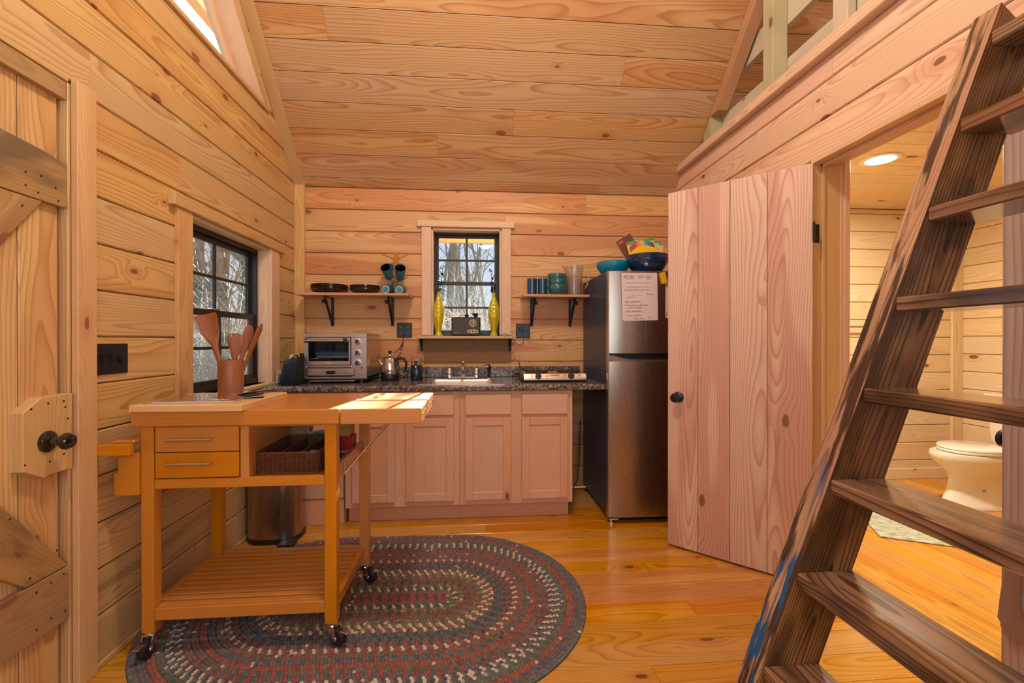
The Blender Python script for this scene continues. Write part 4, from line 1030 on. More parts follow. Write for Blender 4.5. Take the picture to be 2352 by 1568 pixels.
# ---------------------------------------------------------------- window shelf with vases and radio
ws = thing('window_shelf', 'reclaimed wood ledge below the back window', 'shelf', (-.065, YB, 1.1955))
obj('ledge', MB().box(-.360, .360, -.125, .0, 0, .020, .003), wood('trim', 'x'), ws)
obj('back_board', MB().box(-.322, .358, -.018, -.001, -.185, -.0005, .002), wood('brownboard', 'xz'), ws)
for x in (-.338, .348):
    pr_ = [(-.020, 0), (-.118, 0), (-.112, -.010), (-.060, -.030), (-.036, -.060), (-.030, -.095), (-.020, -.098)]
    obj('bracket', MB().prism(pr_, 0, x - .010, x + .010, .001), M_blackm, ws)
ZWs = 1.2160
def vase(label, x, y):
    t = thing('fish_vase', label, 'vase', (x, y, ZWs), 0, 'yellow glass fish vases in the back window')
    pf = [(.034, 0), (.035, .004), (.026, .018), (.021, .035), (.024, .060), (.034, .100), (.044, .145), (.046, .180), (.043, .215), (.033, .255), (.020, .290), (.013, .315), (.012, .335), (.015, .345), (.012, .345), (.009, .33), (.028, .25), (.04, .18), (.028, .09), (.016, .04), (0, .03)]
    fine = []
    for i in range(len(pf) - 1):
        n = 6 if 3 <= i <= 9 else 1
        for k in range(n): u = k / n; fine.append((pf[i][0] * (1 - u) + pf[i + 1][0] * u, pf[i][1] * (1 - u) + pf[i + 1][1] * u))
    fine.append(pf[-1])
    def scales(r, h, a):
        if .04 < h < .235 and r > .02:
            row = h / .0145; ph = (int(row) % 2) * .5; u = (a / (2 * pi) * 14 + ph) % 1.0; v = row % 1.0
            return r * (1 + .085 * (1 - v) * (1 - (2 * u - 1) ** 2) )
        return r
    obj('glass', MB().lathe(fine, (0, 0, 0), 2, 84, fn=scales), M_yellowg, t, True)
    return t
vase('yellow glass fish vase at the left of the back window', -.272, 3.575)
vase('yellow glass fish vase at the right of the back window', .158, 3.590)
def sprig(label, x, y, lean, seed, h=.20):
    rn = random.Random(seed)
    t = thing('eucalyptus_sprig', label, 'sprig', (x, y, ZWs + .30), 0, 'dark sprigs in the yellow vases')
    pts = [(0, 0, 0), (lean * .2, 0, .07), (lean * .6, 0, .15), (lean, 0, h)]
    obj('stem', MB().tube(pts, .0022, 6), M_leaf, t)
    lv = None
    for k in range(34):
        u = .16 + .84 * k / 33; z = h * u; cx = lean * u * u
        a = rn.uniform(0, 2 * pi); r = .011 + .010 * rn.random(); s = .0125 * (1.15 - .6 * u)
        m = Matrix.Translation((cx + r * cos(a), r * sin(a), z)) @ Matrix.Rotation(a, 4, 'Z') @ Matrix.Rotation(rn.uniform(-1.2, .3), 4, 'Y')
        mb = MB(); mb.lathe([(0, -.0004), (s, 0), (0, .0006)], (0, 0, 0), 2, 7, cap=False)
        mb.v = [tuple(m @ Vector((p[0] * 1.25, p[1], p[2]))) for p in mb.v]
        obj('leaf', mb, M_leaf, t)
sprig('dark eucalyptus sprig rising from the left vase', -.268, 3.575, .030, 3, .245)
sprig('dark eucalyptus sprig rising from the right vase', .155, 3.590, -.022, 5, .225)
rd = thing('table_radio', 'dark wooden retro radio standing on the window ledge', 'radio', (-.060, 3.560, ZWs))
obj('case', MB().box(-.111, .111, -.040, .040, .004, .146, .008), M_radio, rd)
obj('dial', MB().lathe([(.031, 0), (.031, .003), (.027, .004), (.026, .002), (0, .002)], (.052, 0, 0), 2, 36), M_gold, rd, True)
dl_ = [o for o in rd.children if o.name.startswith('dial')][0]; dl_.rotation_euler = (pi / 2, 0, 0); dl_.location = (.052, -.0415, .098)
obj('dial_face', MB().cyl((0, 0, 0), .023, .002, 2, 30), mat('dial_face', (.16, .11, .07), .3), dl_).location = (0, 0, .001)
obj('needle', MB().box(-.0008, .0008, -.002, .018, 0, .001), M_nickel, dl_).location = (.003, .006, .0035)
obj('button_frame', MB().prism([(z, x) for x, z in rr2(.042, .013, .012)], 1, -.0415, -.0405), M_gold, rd).location = (.052, -.0410, .036)
for k in range(3): obj('button', MB().cyl((.027 + .025 * k, -.044, .036), .008, .004, 1, 16), M_radio, rd, True)
text('CROSLEY', .009, M_gold, rd, face_front(-.095, -.0405, .022))
for x in (-.09, .09): obj('foot', MB().cyl((x, 0, 0), .008, .005, 2, 10), M_blackm, rd)
sv = thing('small_dish', 'small dark pedestal dish standing on the radio, left one', 'dish', (-.055, 3.56, ZWs + .1462))
obj('bowl', MB().lathe([(.012, 0), (.014, .002), (.013, .008), (.021, .016), (.022, .018), (.019, .018), (.0, .012)], (0, 0, 0), 2, 20), M_blackm, sv, True)
sv = thing('cream_pourer', 'small dark jug with pointed spout on the radio, right one', 'jug', (.016, 3.56, ZWs + .1462))
obj('jug', MB().lathe([(.012, 0), (.014, .002), (.013, .010), (.020, .022), (.022, .030), (.019, .029), (.0, .012)], (0, 0, 0), 2, 24, fn=lambda r, h, a: r * (1 + (.55 * max(0, cos(a - pi)) ** 6 if h > .02 else 0))), M_blackm, sv, True)
cd = thing('radio_cord', 'thin black cord from the radio to the right outlet', 'cord', (.20, 3.57, 1.22))
obj('cable', MB().tube([(-.15, .04, .01), (.0, -.012, .0), (.040, -.035, .015), (.070, -.040, .002), (.105, .0, -.025), (.125, .005, -.055), (.150, .002, -.075), (.175, .002, -.075), (.190, .004, -.055), (.196, .006, -.02)], .0022, 6), M_blackm, cd, True)

# ---------------------------------------------------------------- outlets and switches
def outlet(label, x, z, w, h, plugs):
    t = thing('wall_outlet', label, 'outlet', (x, YB, z), 0, 'black four-socket outlets on the back wall')
    obj('plate', MB().box(-w / 2, w / 2, -.006, -.0002, -h / 2, h / 2, .002), M_black, t)
    for i in (-1, 1):
        for j in (-1, 1):
            s = obj('socket', MB().cyl((i * w * .22, -.0085, j * h * .20), .015, .003, 1, 20), M_blackm, t, True)
            obj('slots', MB().box(i * w * .22 - .005, i * w * .22 - .0035, -.0089, -.0084, j * h * .20 - .004, j * h * .20 + .004).box(i * w * .22 + .0035, i * w * .22 + .005, -.0089, -.0084, j * h * .20 - .004, j * h * .20 + .004), M_grey, s)
    return t
o1 = outlet('black four-socket outlet above the percolator', -.537, 1.262, .114, .116, 0)
o2 = outlet('black four-socket outlet right of the window ledge', .390, 1.257, .114, .116, 0)
obj('plug', MB().box(-.030, -.006, -.035, -.009, .005, .034, .003), M_black, o2)
ls = thing('light_switch', 'black three-gang light switch plate on the left wall', 'light switch', (XL, 1.818, 1.115))
obj('plate', MB().box(.0002, .007, -.082, .082, -.057, .057, .002), M_black, ls)
for k in (-1, 0):
    obj('toggle', MB().prism([(-.012, -.006), (-.012, .006), (.012, .004), (.012, -.002)], 1, -.004 + k * .046, .004 + k * .046), M_black, ls).location = (.011, k * .046 - .0, .004)
dm = obj('dimmer', MB().cyl((.007, .046, 0), .014, .010, 0, 20), M_black, ls, True)
for k in (-1, 0, 1):
    for z in (-.03, .03): obj('screw', MB().cyl((.0068, k * .046, z), .003, .0015, 0, 10), M_blackm, ls)
# ---------------------------------------------------------------- toaster oven
ZC0 = ZC + .0005
ov = thing('toaster_oven', 'stainless countertop toaster oven with glass door and three knobs', 'toaster oven', (-.920, 3.13, ZC0))
ob = MB()        # hollow body
W2 = .204
for b in ((-W2, W2, .006, .40, .322, .334), (-W2, -W2 + .012, .006, .40, .03, .322), (W2 - .012, W2, .006, .40, .03, .322), (-W2, W2, .39, .40, .03, .334), (-W2, W2, .006, .40, .03, .044), (.095, .107, .01, .39, .044, .322)): ob.box(*b, c=.003)
obj('body', ob, M_steelh, ov)
ff = MB()
for b in ((-W2, W2, 0, .010, .308, .334), (-W2, W2, 0, .010, .03, .045), (-W2, -W2 + .016, 0, .010, .045, .308), (.100, W2, 0, .010, .045, .308), (-W2 + .016, .100, 0, .010, .105, .122)): ff.box(*b, c=.002)
obj('front_panel', ff, M_steelh, ov)
obj('cavity', MB().box(-.188, .094, .385, .389, .10, .30).box(-.189, -.187, .02, .389, .10, .30).box(.092, .094, .02, .389, .10, .30).box(-.188, .094, .02, .389, .100, .103), mat('oven_enamel', (.05, .055, .07), .3, .5), ov)
od = MB()
for b in ((-.186, .098, -.012, 0, .283, .305), (-.186, .098, -.012, 0, .124, .150), (-.186, -.174, -.012, 0, .150, .283), (.086, .098, -.012, 0, .150, .283)): od.box(*b, c=.002)
do = obj('door', od, M_steelh, ov)
obj('glass', MB().box(-.174, .086, -.006, -.003, .150, .283), M_ovenglass, do)
obj('door_handle', MB().tube([(-.182, -.040, .286), (.062, -.040, .286)], .0085, 14), M_nickel, do, True)
obj('handle_mount', MB().box(.055, .084, -.046, -.010, .272, .300, .003).box(-.186, -.172, -.046, -.010, .272, .300, .003), M_black, do)
text('Oster', .015, M_paper, do, face_front(-.064, -.0125, .132), shear=.35)
dd = obj('crumb_drawer', MB().box(-.186, .128, -.014, 0, .050, .103, .006), M_steelh, ov)
obj('drawer_inset', MB().prism([(z + .0765, x - .029) for x, z in rr2(.128, .017, .015)], 1, -.0165, -.0138), M_nickel, dd)
obj('drawer_panel', MB().prism([(z + .0765, x - .029) for x, z in rr2(.122, .0135, .012)], 1, -.0172, -.0162), M_steelh, dd)
obj('drawer_handle', MB().box(-.052, .006, -.048, -.016, .066, .086, .005), M_black, dd)
for x in (-.127, .068): obj('rivet', MB().sphere((x, -.0175, .078), .0035, 10, 6), M_chrome, dd, True)
for z in (.280, .205, .138):
    k = obj('knob', MB().lathe([(.022, 0), (.022, -.006), (.018, -.008), (.017, -.020), (.0, -.021)][::-1], (.143, 0, z), 1, 28), M_chrome, ov, True)
    obj('knob_cap', MB().cyl((.143, -.0225, z), .0135, .002, 1, 24), mat('knob_blue', (.015, .05, .11), .3), k)
    tk = MB()
    for i in range(9): a = -.5 + i * pi / 7; tk.box(.143 + .031 * cos(a) - .0012, .143 + .031 * cos(a) + .0012, -.0008, 0, z + .031 * sin(a) - .0012, z + .031 * sin(a) + .0012)
    obj('dial_marks', tk, M_paper, k)
obj('power_light', MB().cyl((.172, -.003, .104), .007, .003, 1, 18), M_red, ov)
obj('base_strip', MB().box(-.165, .125, -.004, .02, .013, .021, .002), M_nickel, ov)
obj('underside', MB().box(-.19, .19, .01, .38, .018, .031), M_black, ov)
for x in (-.18, .165):
    for y in (.02, .35): obj('foot', MB().cyl((x, y, 0), .013, .03, 2, 14), M_black, ov, True)
rk = MB()
for y in [.06 + .03 * i for i in range(10)]: rk.tube([(-.185, y, .163), (.092, y, .163)], .0014, 5)
for x in (-.17, -.05, .08): rk.tube([(x, .04, .161), (x, .34, .161)], .0018, 5)
obj('rack', rk, M_chrome, ov)
pn = thing('baking_pan', 'small metal baking pan on the rack inside the toaster oven', 'baking pan', (-.965, 3.30, ZC0 + .166))
obj('pan', MB().box(-.110, .110, -.08, .10, 0, .020, .004), mat('pan_grey', (.55, .56, .56), .35, .6), pn)
obj('upper_pan', MB().box(-.118, .118, -.085, .105, .021, .040, .004), mat('pan_blue', (.22, .30, .34), .3, .6), pn)
obj('rim', MB().box(-.126, .126, -.09, .11, .040, .0435, .001), M_steelh, pn)

# ---------------------------------------------------------------- percolator
def adopt(root, new, name='cord'):
    for ch in list(root.children):
        w = Vector(root.location) + Vector(ch.location)
        ch.parent = new; ch.location = w - Vector(new.location)
        if ch.name.startswith('cable'): ch.name = name
    bpy.data.objects.remove(root)
pk = thing('percolator', 'stainless electric percolator with black handle and base', 'coffee maker', (-.600, 3.33, ZC0))
obj('pot', MB().lathe([(.060, .045), (.062, .05), (.058, .10), (.049, .155), (.048, .158), (.049, .162)], (0, 0, 0), 2, 40, cap=False), M_chrome, pk, True)
obj('base', MB().lathe([(.0, 0), (.060, 0), (.063, .004), (.066, .030), (.062, .046), (.055, .047)], (0, 0, 0), 2, 40), M_black, pk, True)
obj('lid', MB().lathe([(.049, .160), (.051, .164), (.045, .170), (.02, .176), (.009, .178), (.008, .186), (0, .187)], (0, 0, 0), 2, 32), M_chrome, pk, True)
obj('lid_knob', MB().lathe([(.007, .186), (.010, .200), (.013, .212), (.0, .214)], (0, 0, 0), 2, 18), M_black, pk, True)
obj('spout', MB().tube([(-.050, 0, .105), (-.066, 0, .125), (-.076, 0, .150)], [.016, .010, .006], 10), M_chrome, pk, True)
obj('handle', MB().tube([(.046, 0, .148), (.070, 0, .160), (.100, 0, .155), (.116, 0, .125), (.112, 0, .085), (.096, 0, .055)], [.010, .011, .010, .009, .009, .007], 12).tube([(.046, 0, .140), (.056, 0, .12), (.052, 0, .09)], .009, 8), M_black, pk, True)
cd = thing('percolator_cord', 'black cord looping from the outlet down to the percolator', 'cord', (-.560, 3.56, 1.2))
obj('cable', MB().tube([(.016, .02, .03), (.016, .012, -.02), (.020, .0, -.035), (.0, -.015, -.070), (-.012, -.02, -.085), (.004, -.02, -.088), (.018, -.01, -.060), (.014, -.005, -.035), (-.004, -.02, -.075), (-.040, -.06, -.115)], .0028, 6)
    .tube([(.020, -.12, -.11), (.005, -.22, -.15), (.0, -.26, -.20), (.012, -.27, -.240), (.05, -.27, -.268), (.10, -.25, -.283), (.14, -.22, -.300)], .0032, 6), M_black, cd, True)
obj('connector', MB().box(.128, .158, -.235, -.205, -.303, -.288, .003), M_black, cd)
adopt(cd, pk)
# grinder
gr = thing('coffee_grinder', 'dark coffee grinder with clear lid beside the sink', 'coffee grinder', (-.416, 3.36, ZC0))
obj('body', MB().lathe([(.040, 0), (.043, .004), (.043, .05), (.039, .08), (.040, .105), (.036, .108), (0, .108)], (0, 0, 0), 2, 32), mat('grinder_navy', (.008, .018, .035), .25, coat=.4), gr, True)
obj('lid', MB().lathe([(.0385, .106), (.038, .150), (.034, .162), (.0, .164), (.0, .161), (.032, .159), (.036, .148), (.0365, .106)], (0, 0, 0), 2, 32), M_clear, gr, True)
obj('switch_strip', MB().box(-.010, .010, -.047, -.036, .085, .142, .004), M_black, gr)
obj('button', MB().cyl((0, -.050, .098), .006, .004, 1, 16), M_nickel, gr, True)
text('KRUPS', .006, M_paper, gr, face_front(-.014, -.0445, .014))

# ---------------------------------------------------------------- hot plate
hp = thing('hot_plate', 'stainless double-burner hot plate on the counter', 'hot plate', (.565, 3.20, ZC0))
obj('body', MB().prism([(-.10, .016), (-.092, .012), (.14, .012), (.14, .058), (-.072, .058), (-.080, .056), (-.095, .028)], 0, -.222, .215, .001), M_steelh, hp)
obj('base', MB().box(-.232, .222, -.088, .138, .004, .018, .003), M_black, hp)
for x in (-.115, .115):
    obj('burner', MB().lathe([(.080, 0), (.080, .010), (.074, .013), (.02, .012), (0, .010)], (x, .04, .058), 2, 40), M_iron, hp, True)
    k = obj('knob', MB().lathe([(.0215, 0), (.0215, -.010), (.019, -.014), (0, -.014)][::-1], (x - .007, -.090, .042), 1, 28), M_black, hp, True)
    dk = MB()
    for i in range(6): a = i * pi / 3 + .5; dk.box(x - .007 + .013 * cos(a) - .0015, x - .007 + .013 * cos(a) + .0015, -.1048, -.1038, .042 + .013 * sin(a) - .0015, .042 + .013 * sin(a) + .0015)
    obj('dial_marks', dk, M_cream, k)
for x in (-.165, -.06, .065, .168): obj('indicator_light', MB().cyl((x, -.0905, .042), .0045, .004, 1, 12), M_red, hp, True)
text('Techwerk', .0165, M_inkd, hp, face_front(-.042, -.0910, .044), shear=.15)
for x in (-.22, .20):
    for y in (-.07, .12): obj('foot', MB().cyl((x, y, 0), .008, .006, 2, 10), M_rubber, hp)
cd = thing('hot_plate_cord', 'black cord coiled at the left of the hot plate', 'cord', (.310, 3.25, ZC0))
cp = [(.04, .05, .03), (.00, .03, .05), (-.03, .0, .04), (-.035, -.02, .012), (-.01, -.03, .005), (.018, -.02, .012), (.012, .02, .04), (.035, .10, .06), (.04, .20, .09), (.040, .30, .13)]
obj('cable', MB().tube(cp, .0032, 6), M_black, cd, True)
adopt(cd, hp)

# ---------------------------------------------------------------- left end of the counter
bg = thing('fabric_case', 'black and navy fabric case standing left of the toaster oven', 'case', (-1.190, 3.09, ZC0))
def softbox(x0, x1, y0, y1, z0, z1, m, name, par, lean=0.0):
    pf = []
    n = 8; w = (x1 - x0) / 2; r = w * .8
    prof = [(y0 + .01, z0), (y1 - .01, z0), (y1, z0 + .015), (y1, z1 - .03), (y1 - .03, z1), (y0 + .03, z1), (y0, z1 - .03), (y0, z0 + .015)]
    mb = MB(); mb.prism(prof, 0, x0 + .006, x1 - .006).prism([(a * .94 + (y0 + y1) / 2 * .06, b * .96 + .004) for a, b in prof], 0, x0, x1)
    mb.v = [(p[0] + lean * (p[2] - z0), p[1], p[2]) for p in mb.v]
    return obj(name, mb, m, par, True)
softbox(-.045, -.012, -.07, .07, 0, .165, M_bluefab, 'front_pocket', bg, .14)
softbox(-.014, .012, -.075, .075, 0, .172, M_bluefab, 'middle_pocket', bg, .12)
softbox(.010, .060, -.08, .08, 0, .175, M_bag, 'main_pocket', bg, .05)
obj('zipper_pull', MB().box(-.052, -.046, -.073, -.070, .018, .030, .001), M_nickel, bg)
obj('handle_loop', MB().tube([(.02, -.05, .172), (.03, -.02, .188), (.03, .02, .188), (.02, .05, .172)], .004, 8), M_bag, bg, True)
j = thing('spice_jar', 'frosted spice jar with amber contents by the window casing', 'jar', (-1.300, 3.16, ZC0), 0)
obj('contents', MB().lathe([(.0, .002), (.0165, .002), (.0165, .018), (0, .018)], (0, 0, 0), 2, 20), M_amber, j, True)
obj('jar', MB().lathe([(.0, 0), (.018, 0), (.019, .003), (.019, .048), (.016, .054), (.0, .054)], (0, 0, 0), 2, 20), M_frost, j, True)
obj('grinder_top', MB().lathe([(.016, .054), (.016, .060), (.018, .062), (.018, .085), (.015, .09), (0, .091)], (0, 0, 0), 2, 20), mat('jar_top', (.38, .25, .17), .4), j, True)
j = thing('small_bottle', 'small black bottle with clasp between spice jar and fabric case', 'bottle', (-1.262, 3.11, ZC0))
obj('body', MB().lathe([(0, 0), (.017, 0), (.018, .003), (.018, .052), (.012, .060), (.013, .072), (0, .073)], (0, 0, 0), 2, 20), M_blackgl, j, True)
obj('clasp', MB().tube([(-.016, -.008, .058), (-.014, -.012, .070), (.014, -.012, .070), (.016, -.008, .058)], .0018, 6), M_nickel, j, True)
j = thing('spray_bottle', 'white capped amber spray bottle behind the fabric case', 'bottle', (-1.285, 3.35, ZC0))
obj('body', MB().lathe([(0, 0), (.024, 0), (.026, .004), (.026, .09), (.018, .12), (.018, .135), (0, .135)], (0, 0, 0), 2, 24), M_white, j, True)
obj('cap', MB().lathe([(.030, .135), (.024, .142), (.020, .150), (.020, .185), (0, .187)], (0, 0, 0), 2, 24), M_cream, j, True)
j = thing('olive_oil_bottle', 'dark green bottle behind the fabric case', 'bottle', (-1.240, 3.42, ZC0))
obj('body', MB().lathe([(0, 0), (.024, 0), (.025, .004), (.025, .16), (.020, .17), (.020, .195), (0, .196)], (0, 0, 0), 2, 24), mat('bottle_green', (.01, .03, .015), .15), j, True)
j = thing('blue_cap_jar', 'dark jar with blue cap behind the fabric case', 'jar', (-1.190, 3.40, ZC0))
obj('body', MB().lathe([(0, 0), (.030, 0), (.031, .004), (.031, .145), (.026, .150), (0, .150)], (0, 0, 0), 2, 24), M_bag, j, True)
obj('cap', MB().lathe([(.026, .150), (.027, .152), (.027, .175), (0, .176)], (0, 0, 0), 2, 24), mat('cap_blue', (.01, .06, .14), .4), j, True)
j = thing('small_white_bottle', 'small cream pump bottle behind the spice jar', 'bottle', (-1.318, 3.30, ZC0))
obj('body', MB().lathe([(0, 0), (.015, 0), (.016, .003), (.016, .075), (.009, .084), (.009, .095), (.011, .098), (0, .104)], (0, 0, 0), 2, 16), M_cream, j, True)

# ---------------------------------------------------------------- kitchen cart
kc = thing('kitchen_cart', 'orange bamboo kitchen cart with drawers, slatted shelf and raised drop leaf', 'kitchen cart', (-.87, 2.02, 0))
ox, oy = -.87, 2.02
def kb_(x0, x1, y0, y1, z0, z1): return (x0 - ox, x1 - ox, y0 - oy, y1 - oy, z0, z1)
def kpart(name, b, ax='x', c=.002, par=None, mt=None):
    return obj(name, MB().box(*kb_(*b), c=c), mt or wood('bamboo', ax), par or kc)
kpart('top', (-1.245, -.507, 1.765, 2.285, .868, .925), 'x', .003)
lfp = kpart('drop_leaf', (-.504, -.200, 1.765, 2.285, .866, .924), 'x', .003)
for k in range(5): obj('edge_bolt', MB().cyl(kb_(-.2, 0, 1.82 + .10 * k, 0, 0, 0)[0:1] + (1.82 + .10 * k - oy, .895), .005, .002, 0, 10), M_nickel, lfp)
LG = {'fl': (-1.224, 1.785), 'fr': (-.567, 1.785), 'rl': (-1.224, 2.235), 'rr': (-.548, 2.235)}
for k, (x, y) in LG.items(): kpart('leg', (x, x + .044, y, y + .044, .100, .868), 'z')
kpart('apron', (-1.18, -.567, 1.790, 1.812, .632, .668), 'x'); kpart('apron', (-1.18, -.548, 2.245, 2.262, .632, .668), 'x')
kpart('side_rail', (-1.222, -1.200, 1.829, 2.235, .632, .668), 'yx'); kpart('side_rail', (-.548, -.528, 1.829, 2.235, .632, .700), 'yx')
kpart('middle_shelf', (-1.20, -.548, 1.812, 2.245, .650, .664), 'x')
kpart('top_rail', (-1.18, -.567, 1.795, 1.812, .858, .868), 'x')
kpart('divider', (-.876, -.845, 1.790, 2.245, .664, .868), 'zy')
kpart('drawer_case_side', (-1.196, -1.184, 1.83, 2.24, .664, .868), 'zy'); kpart('drawer_case_back', (-1.19, -.876, 2.23, 2.242, .664, .868), 'xz')
for z0, z1 in ((.672, .766), (.769, .864)):
    dr = kpart('drawer', (-1.176, -.880, 1.787, 1.805, z0, z1), 'xz')
    kpart('drawer_box', (-1.165, -.89, 1.805, 2.20, z0 + .01, z1 - .02), 'xz', 0, dr)
    zc = (z0 + z1) / 2 + (.010 if z0 < .7 else .002); h = obj('handle', MB().tube([(-1.125 - ox, 1.762 - oy, zc), (-.966 - ox, 1.762 - oy, zc)], .0055, 12), M_nickel, dr, True)
    for x in (-1.083, -.998): obj('handle_post', MB().tube([(x - ox, 1.764 - oy, zc), (x - ox, 1.788 - oy, zc)], .004, 8), M_nickel, h, True)
# slatted bottom shelf
kpart('shelf_rail', (-1.180, -.567, 1.790, 1.812, .143, .188), 'x'); kpart('shelf_rail', (-1.180, -.548, 2.250, 2.272, .143, .188), 'x')
kpart('shelf_rail', (-1.222, -1.196, 1.829, 2.235, .143, .188), 'yx'); kpart('shelf_rail', (-.550, -.526, 1.829, 2.235, .143, .188), 'yx')
ns = 11; w = (2.248 - 1.816) / ns
for i in range(ns): kpart('slat', (-1.196, -.550, 1.816 + w * i, 1.816 + w * i + w * .64, .172, .186), 'x', .002)
kpart('slat_bearer', (-.90, -.87, 1.812, 2.25, .150, .172), 'yx')
# towel bar on the left side
kpart('towel_bar', (-1.344, -1.224, 1.730, 1.752, .772, .812), 'x'); kpart('side_rack', (-1.296, -1.226, 1.775, 1.80, .615, .772), 'zy')
kpart('rack_shelf', (-1.30, -1.226, 1.80, 2.20, .615, .630), 'yx'); kpart('rack_front', (-1.31, -1.296, 1.775, 2.22, .615, .70), 'y'); kpart('towel_bar_arm', (-1.300, -1.224, 1.752, 2.22, .812, .822), 'yx')
# leaf struts
st = MB().tube([(-.512 - ox, 1.86 - oy, .655), (-.335 - ox, 1.86 - oy, .866)], .004, 8).tube([(-.512 - ox, 1.86 - oy, .655), (-.512 - ox, 1.86 - oy, .70)], .004, 8)
obj('leaf_strut', st, M_nickel, kc, True)
obj('leaf_strut', MB().tube([(-.512 - ox, 2.20 - oy, .655), (-.335 - ox, 2.20 - oy, .866)], .004, 8).tube([(-.512 - ox, 2.20 - oy, .655), (-.512 - ox, 2.20 - oy, .70)], .004, 8), M_nickel, kc, True)
def caster(x, y, ang):
    m = Matrix.Translation((x - ox, y - oy, 0)) @ Matrix.Rotation(ang, 4, 'Z')
    def tr(mb): mb.v = [tuple(m @ Vector(p)) for p in mb.v]; return mb
    obj('caster_plate', tr(MB().cyl((0, 0, .090), .021, .011, 2, 18)), M_chrome, kc, True)
    ck_ = [(.0905, -.018), (.0905, .018), (.052, .040), (.040, .038), (.038, .026), (.074, -.006)]
    f = tr(MB().prism(ck_, 1, -.019, .019, .001)) if False else tr(MB().prism(ck_, 1, -.0195, -.0165).prism(ck_, 1, .0165, .0195).box(-.018, .018, -.0195, .0195, .086, .0908))
    c = obj('caster', f, M_chrome, kc, True)
    obj('wheel', tr(MB().lathe([(.0, -.014), (.028, -.014), (.0335, -.009), (.0345, 0), (.0335, .009), (.028, .014), (0, .014)], (.030, 0, .048), 1, 32)), M_rubber, c, True)
    obj('axle', tr(MB().cyl((.030, -.022, .048), .006, .044, 1, 12)), M_nickel, c, True)
    obj('brake_lever', tr(MB().box(.048, .082, -.012, .012, .072, .078, .002)), M_nickel, c)
ZRg = .0125
for (x, y, a) in ((-1.202, 1.807, R_(-92)), (-.545, 1.807, R_(-28)), (-.526, 2.257, R_(-25)), (-1.202, 2.257, R_(100))): caster(x, y, a)
for o in kc.children:
    pass

# things on the cart top
cb = thing('cutting_board', 'thick bamboo cutting board lying on the left of the cart', 'cutting board', (-1.055, 1.95, .9255))
obj('board', MB().prism([(-.185, -.200), (.210, -.212), (.212, .190), (-.150, .198), (-.185, .185)][::-1], 2, 0, .024, .003), wood('board', 'x'), cb)
obj('juice_groove', MB().box(-.165, -.155, -.17, .17, .0235, .0245), wood('teak', 'yx'), cb)
bk = thing('cookbook', 'glossy brown magazine lying on the cutting board', 'magazine', (-1.045, 1.90, .9500), R_(4))
obj('pages', MB().box(-.15, .130, -.10, .115, 0, .006, .001), M_paper, bk)
def cover():
    m, t, p = new_mat('glossy_cover'); g = NG(t); tc = t.nodes.new('ShaderNodeTexCoord'); v = tc.outputs['Object']
    X, Y, Z = g.sep(v)
    n = g.noise(g.comb(g.math('MULTIPLY', X, 90.0), g.math('MULTIPLY', Y, 6.0), 0.0), 1.0, 3.0)[0]
    col = g.ramp(n, [(.35, (.05, .015, .008)), (.5, (.30, .10, .04)), (.65, (.55, .24, .12))])
    g.link(p.inputs['Base Color'], col); setp(p, Roughness=.12); p.inputs['Coat Weight'].default_value = .6; return m
M_cover = cover()
obj('cover', MB().box(-.153, .133, -.103, .118, .006, .0072, .0003), M_cover, bk)
text('Color', .030, M_paper, bk, Matrix.Translation((.030, -.085, .0075)), shear=.3)
b2 = thing('folded_brochure', 'white glossy brochure curling up behind the magazine', 'brochure', (-1.03, 2.08, .9505), R_(-14))
mb = MB(); n = 8
for i in range(n): 
    x0 = -.10 + .22 * i / n; x1 = -.10 + .22 * (i + 1) / n; f = lambda x: .004 + max(0, x - .0) ** 2 * 1.1
    mb.add([(x0, -.09, f(x0)), (x1, -.09, f(x1)), (x1, .07, f(x1)), (x0, .07, f(x0)), (x0, -.09, f(x0) - .001), (x1, -.09, f(x1) - .001), (x1, .07, f(x1) - .001), (x0, .07, f(x0) - .001)], [(0, 1, 2, 3), (7, 6, 5, 4), (0, 4, 5, 1), (3, 2, 6, 7), (0, 3, 7, 4), (1, 5, 6, 2)])
obj('sheet', mb, mat('glossy_paper', (.60, .66, .74), .12, coat=.5), b2)
b3 = thing('card_bundle', 'bundle of dark cards at the right corner of the magazine', 'cards', (-.905, 1.925, .9500), R_(24))
for i in range(3): obj('card', MB().box(-.045, .050, -.020, .018, .001 + .004 * i, .0028 + .004 * i), M_grey if i == 1 else M_bag, b3).rotation_euler = (0, R_(-5 * i), R_(4 * i))
ck = thing('utensil_crock', 'round dark wooden crock holding wooden utensils', 'crock', (-1.058, 2.085, .9505))
obj('cup', MB().lathe([(.0, 0), (.049, 0), (.0495, .002), (.0495, .146), (.0485, .148), (.042, .148), (.041, .01), (0, .009)], (0, 0, 0), 2, 40), wood('teak', 'z'), ck, True)
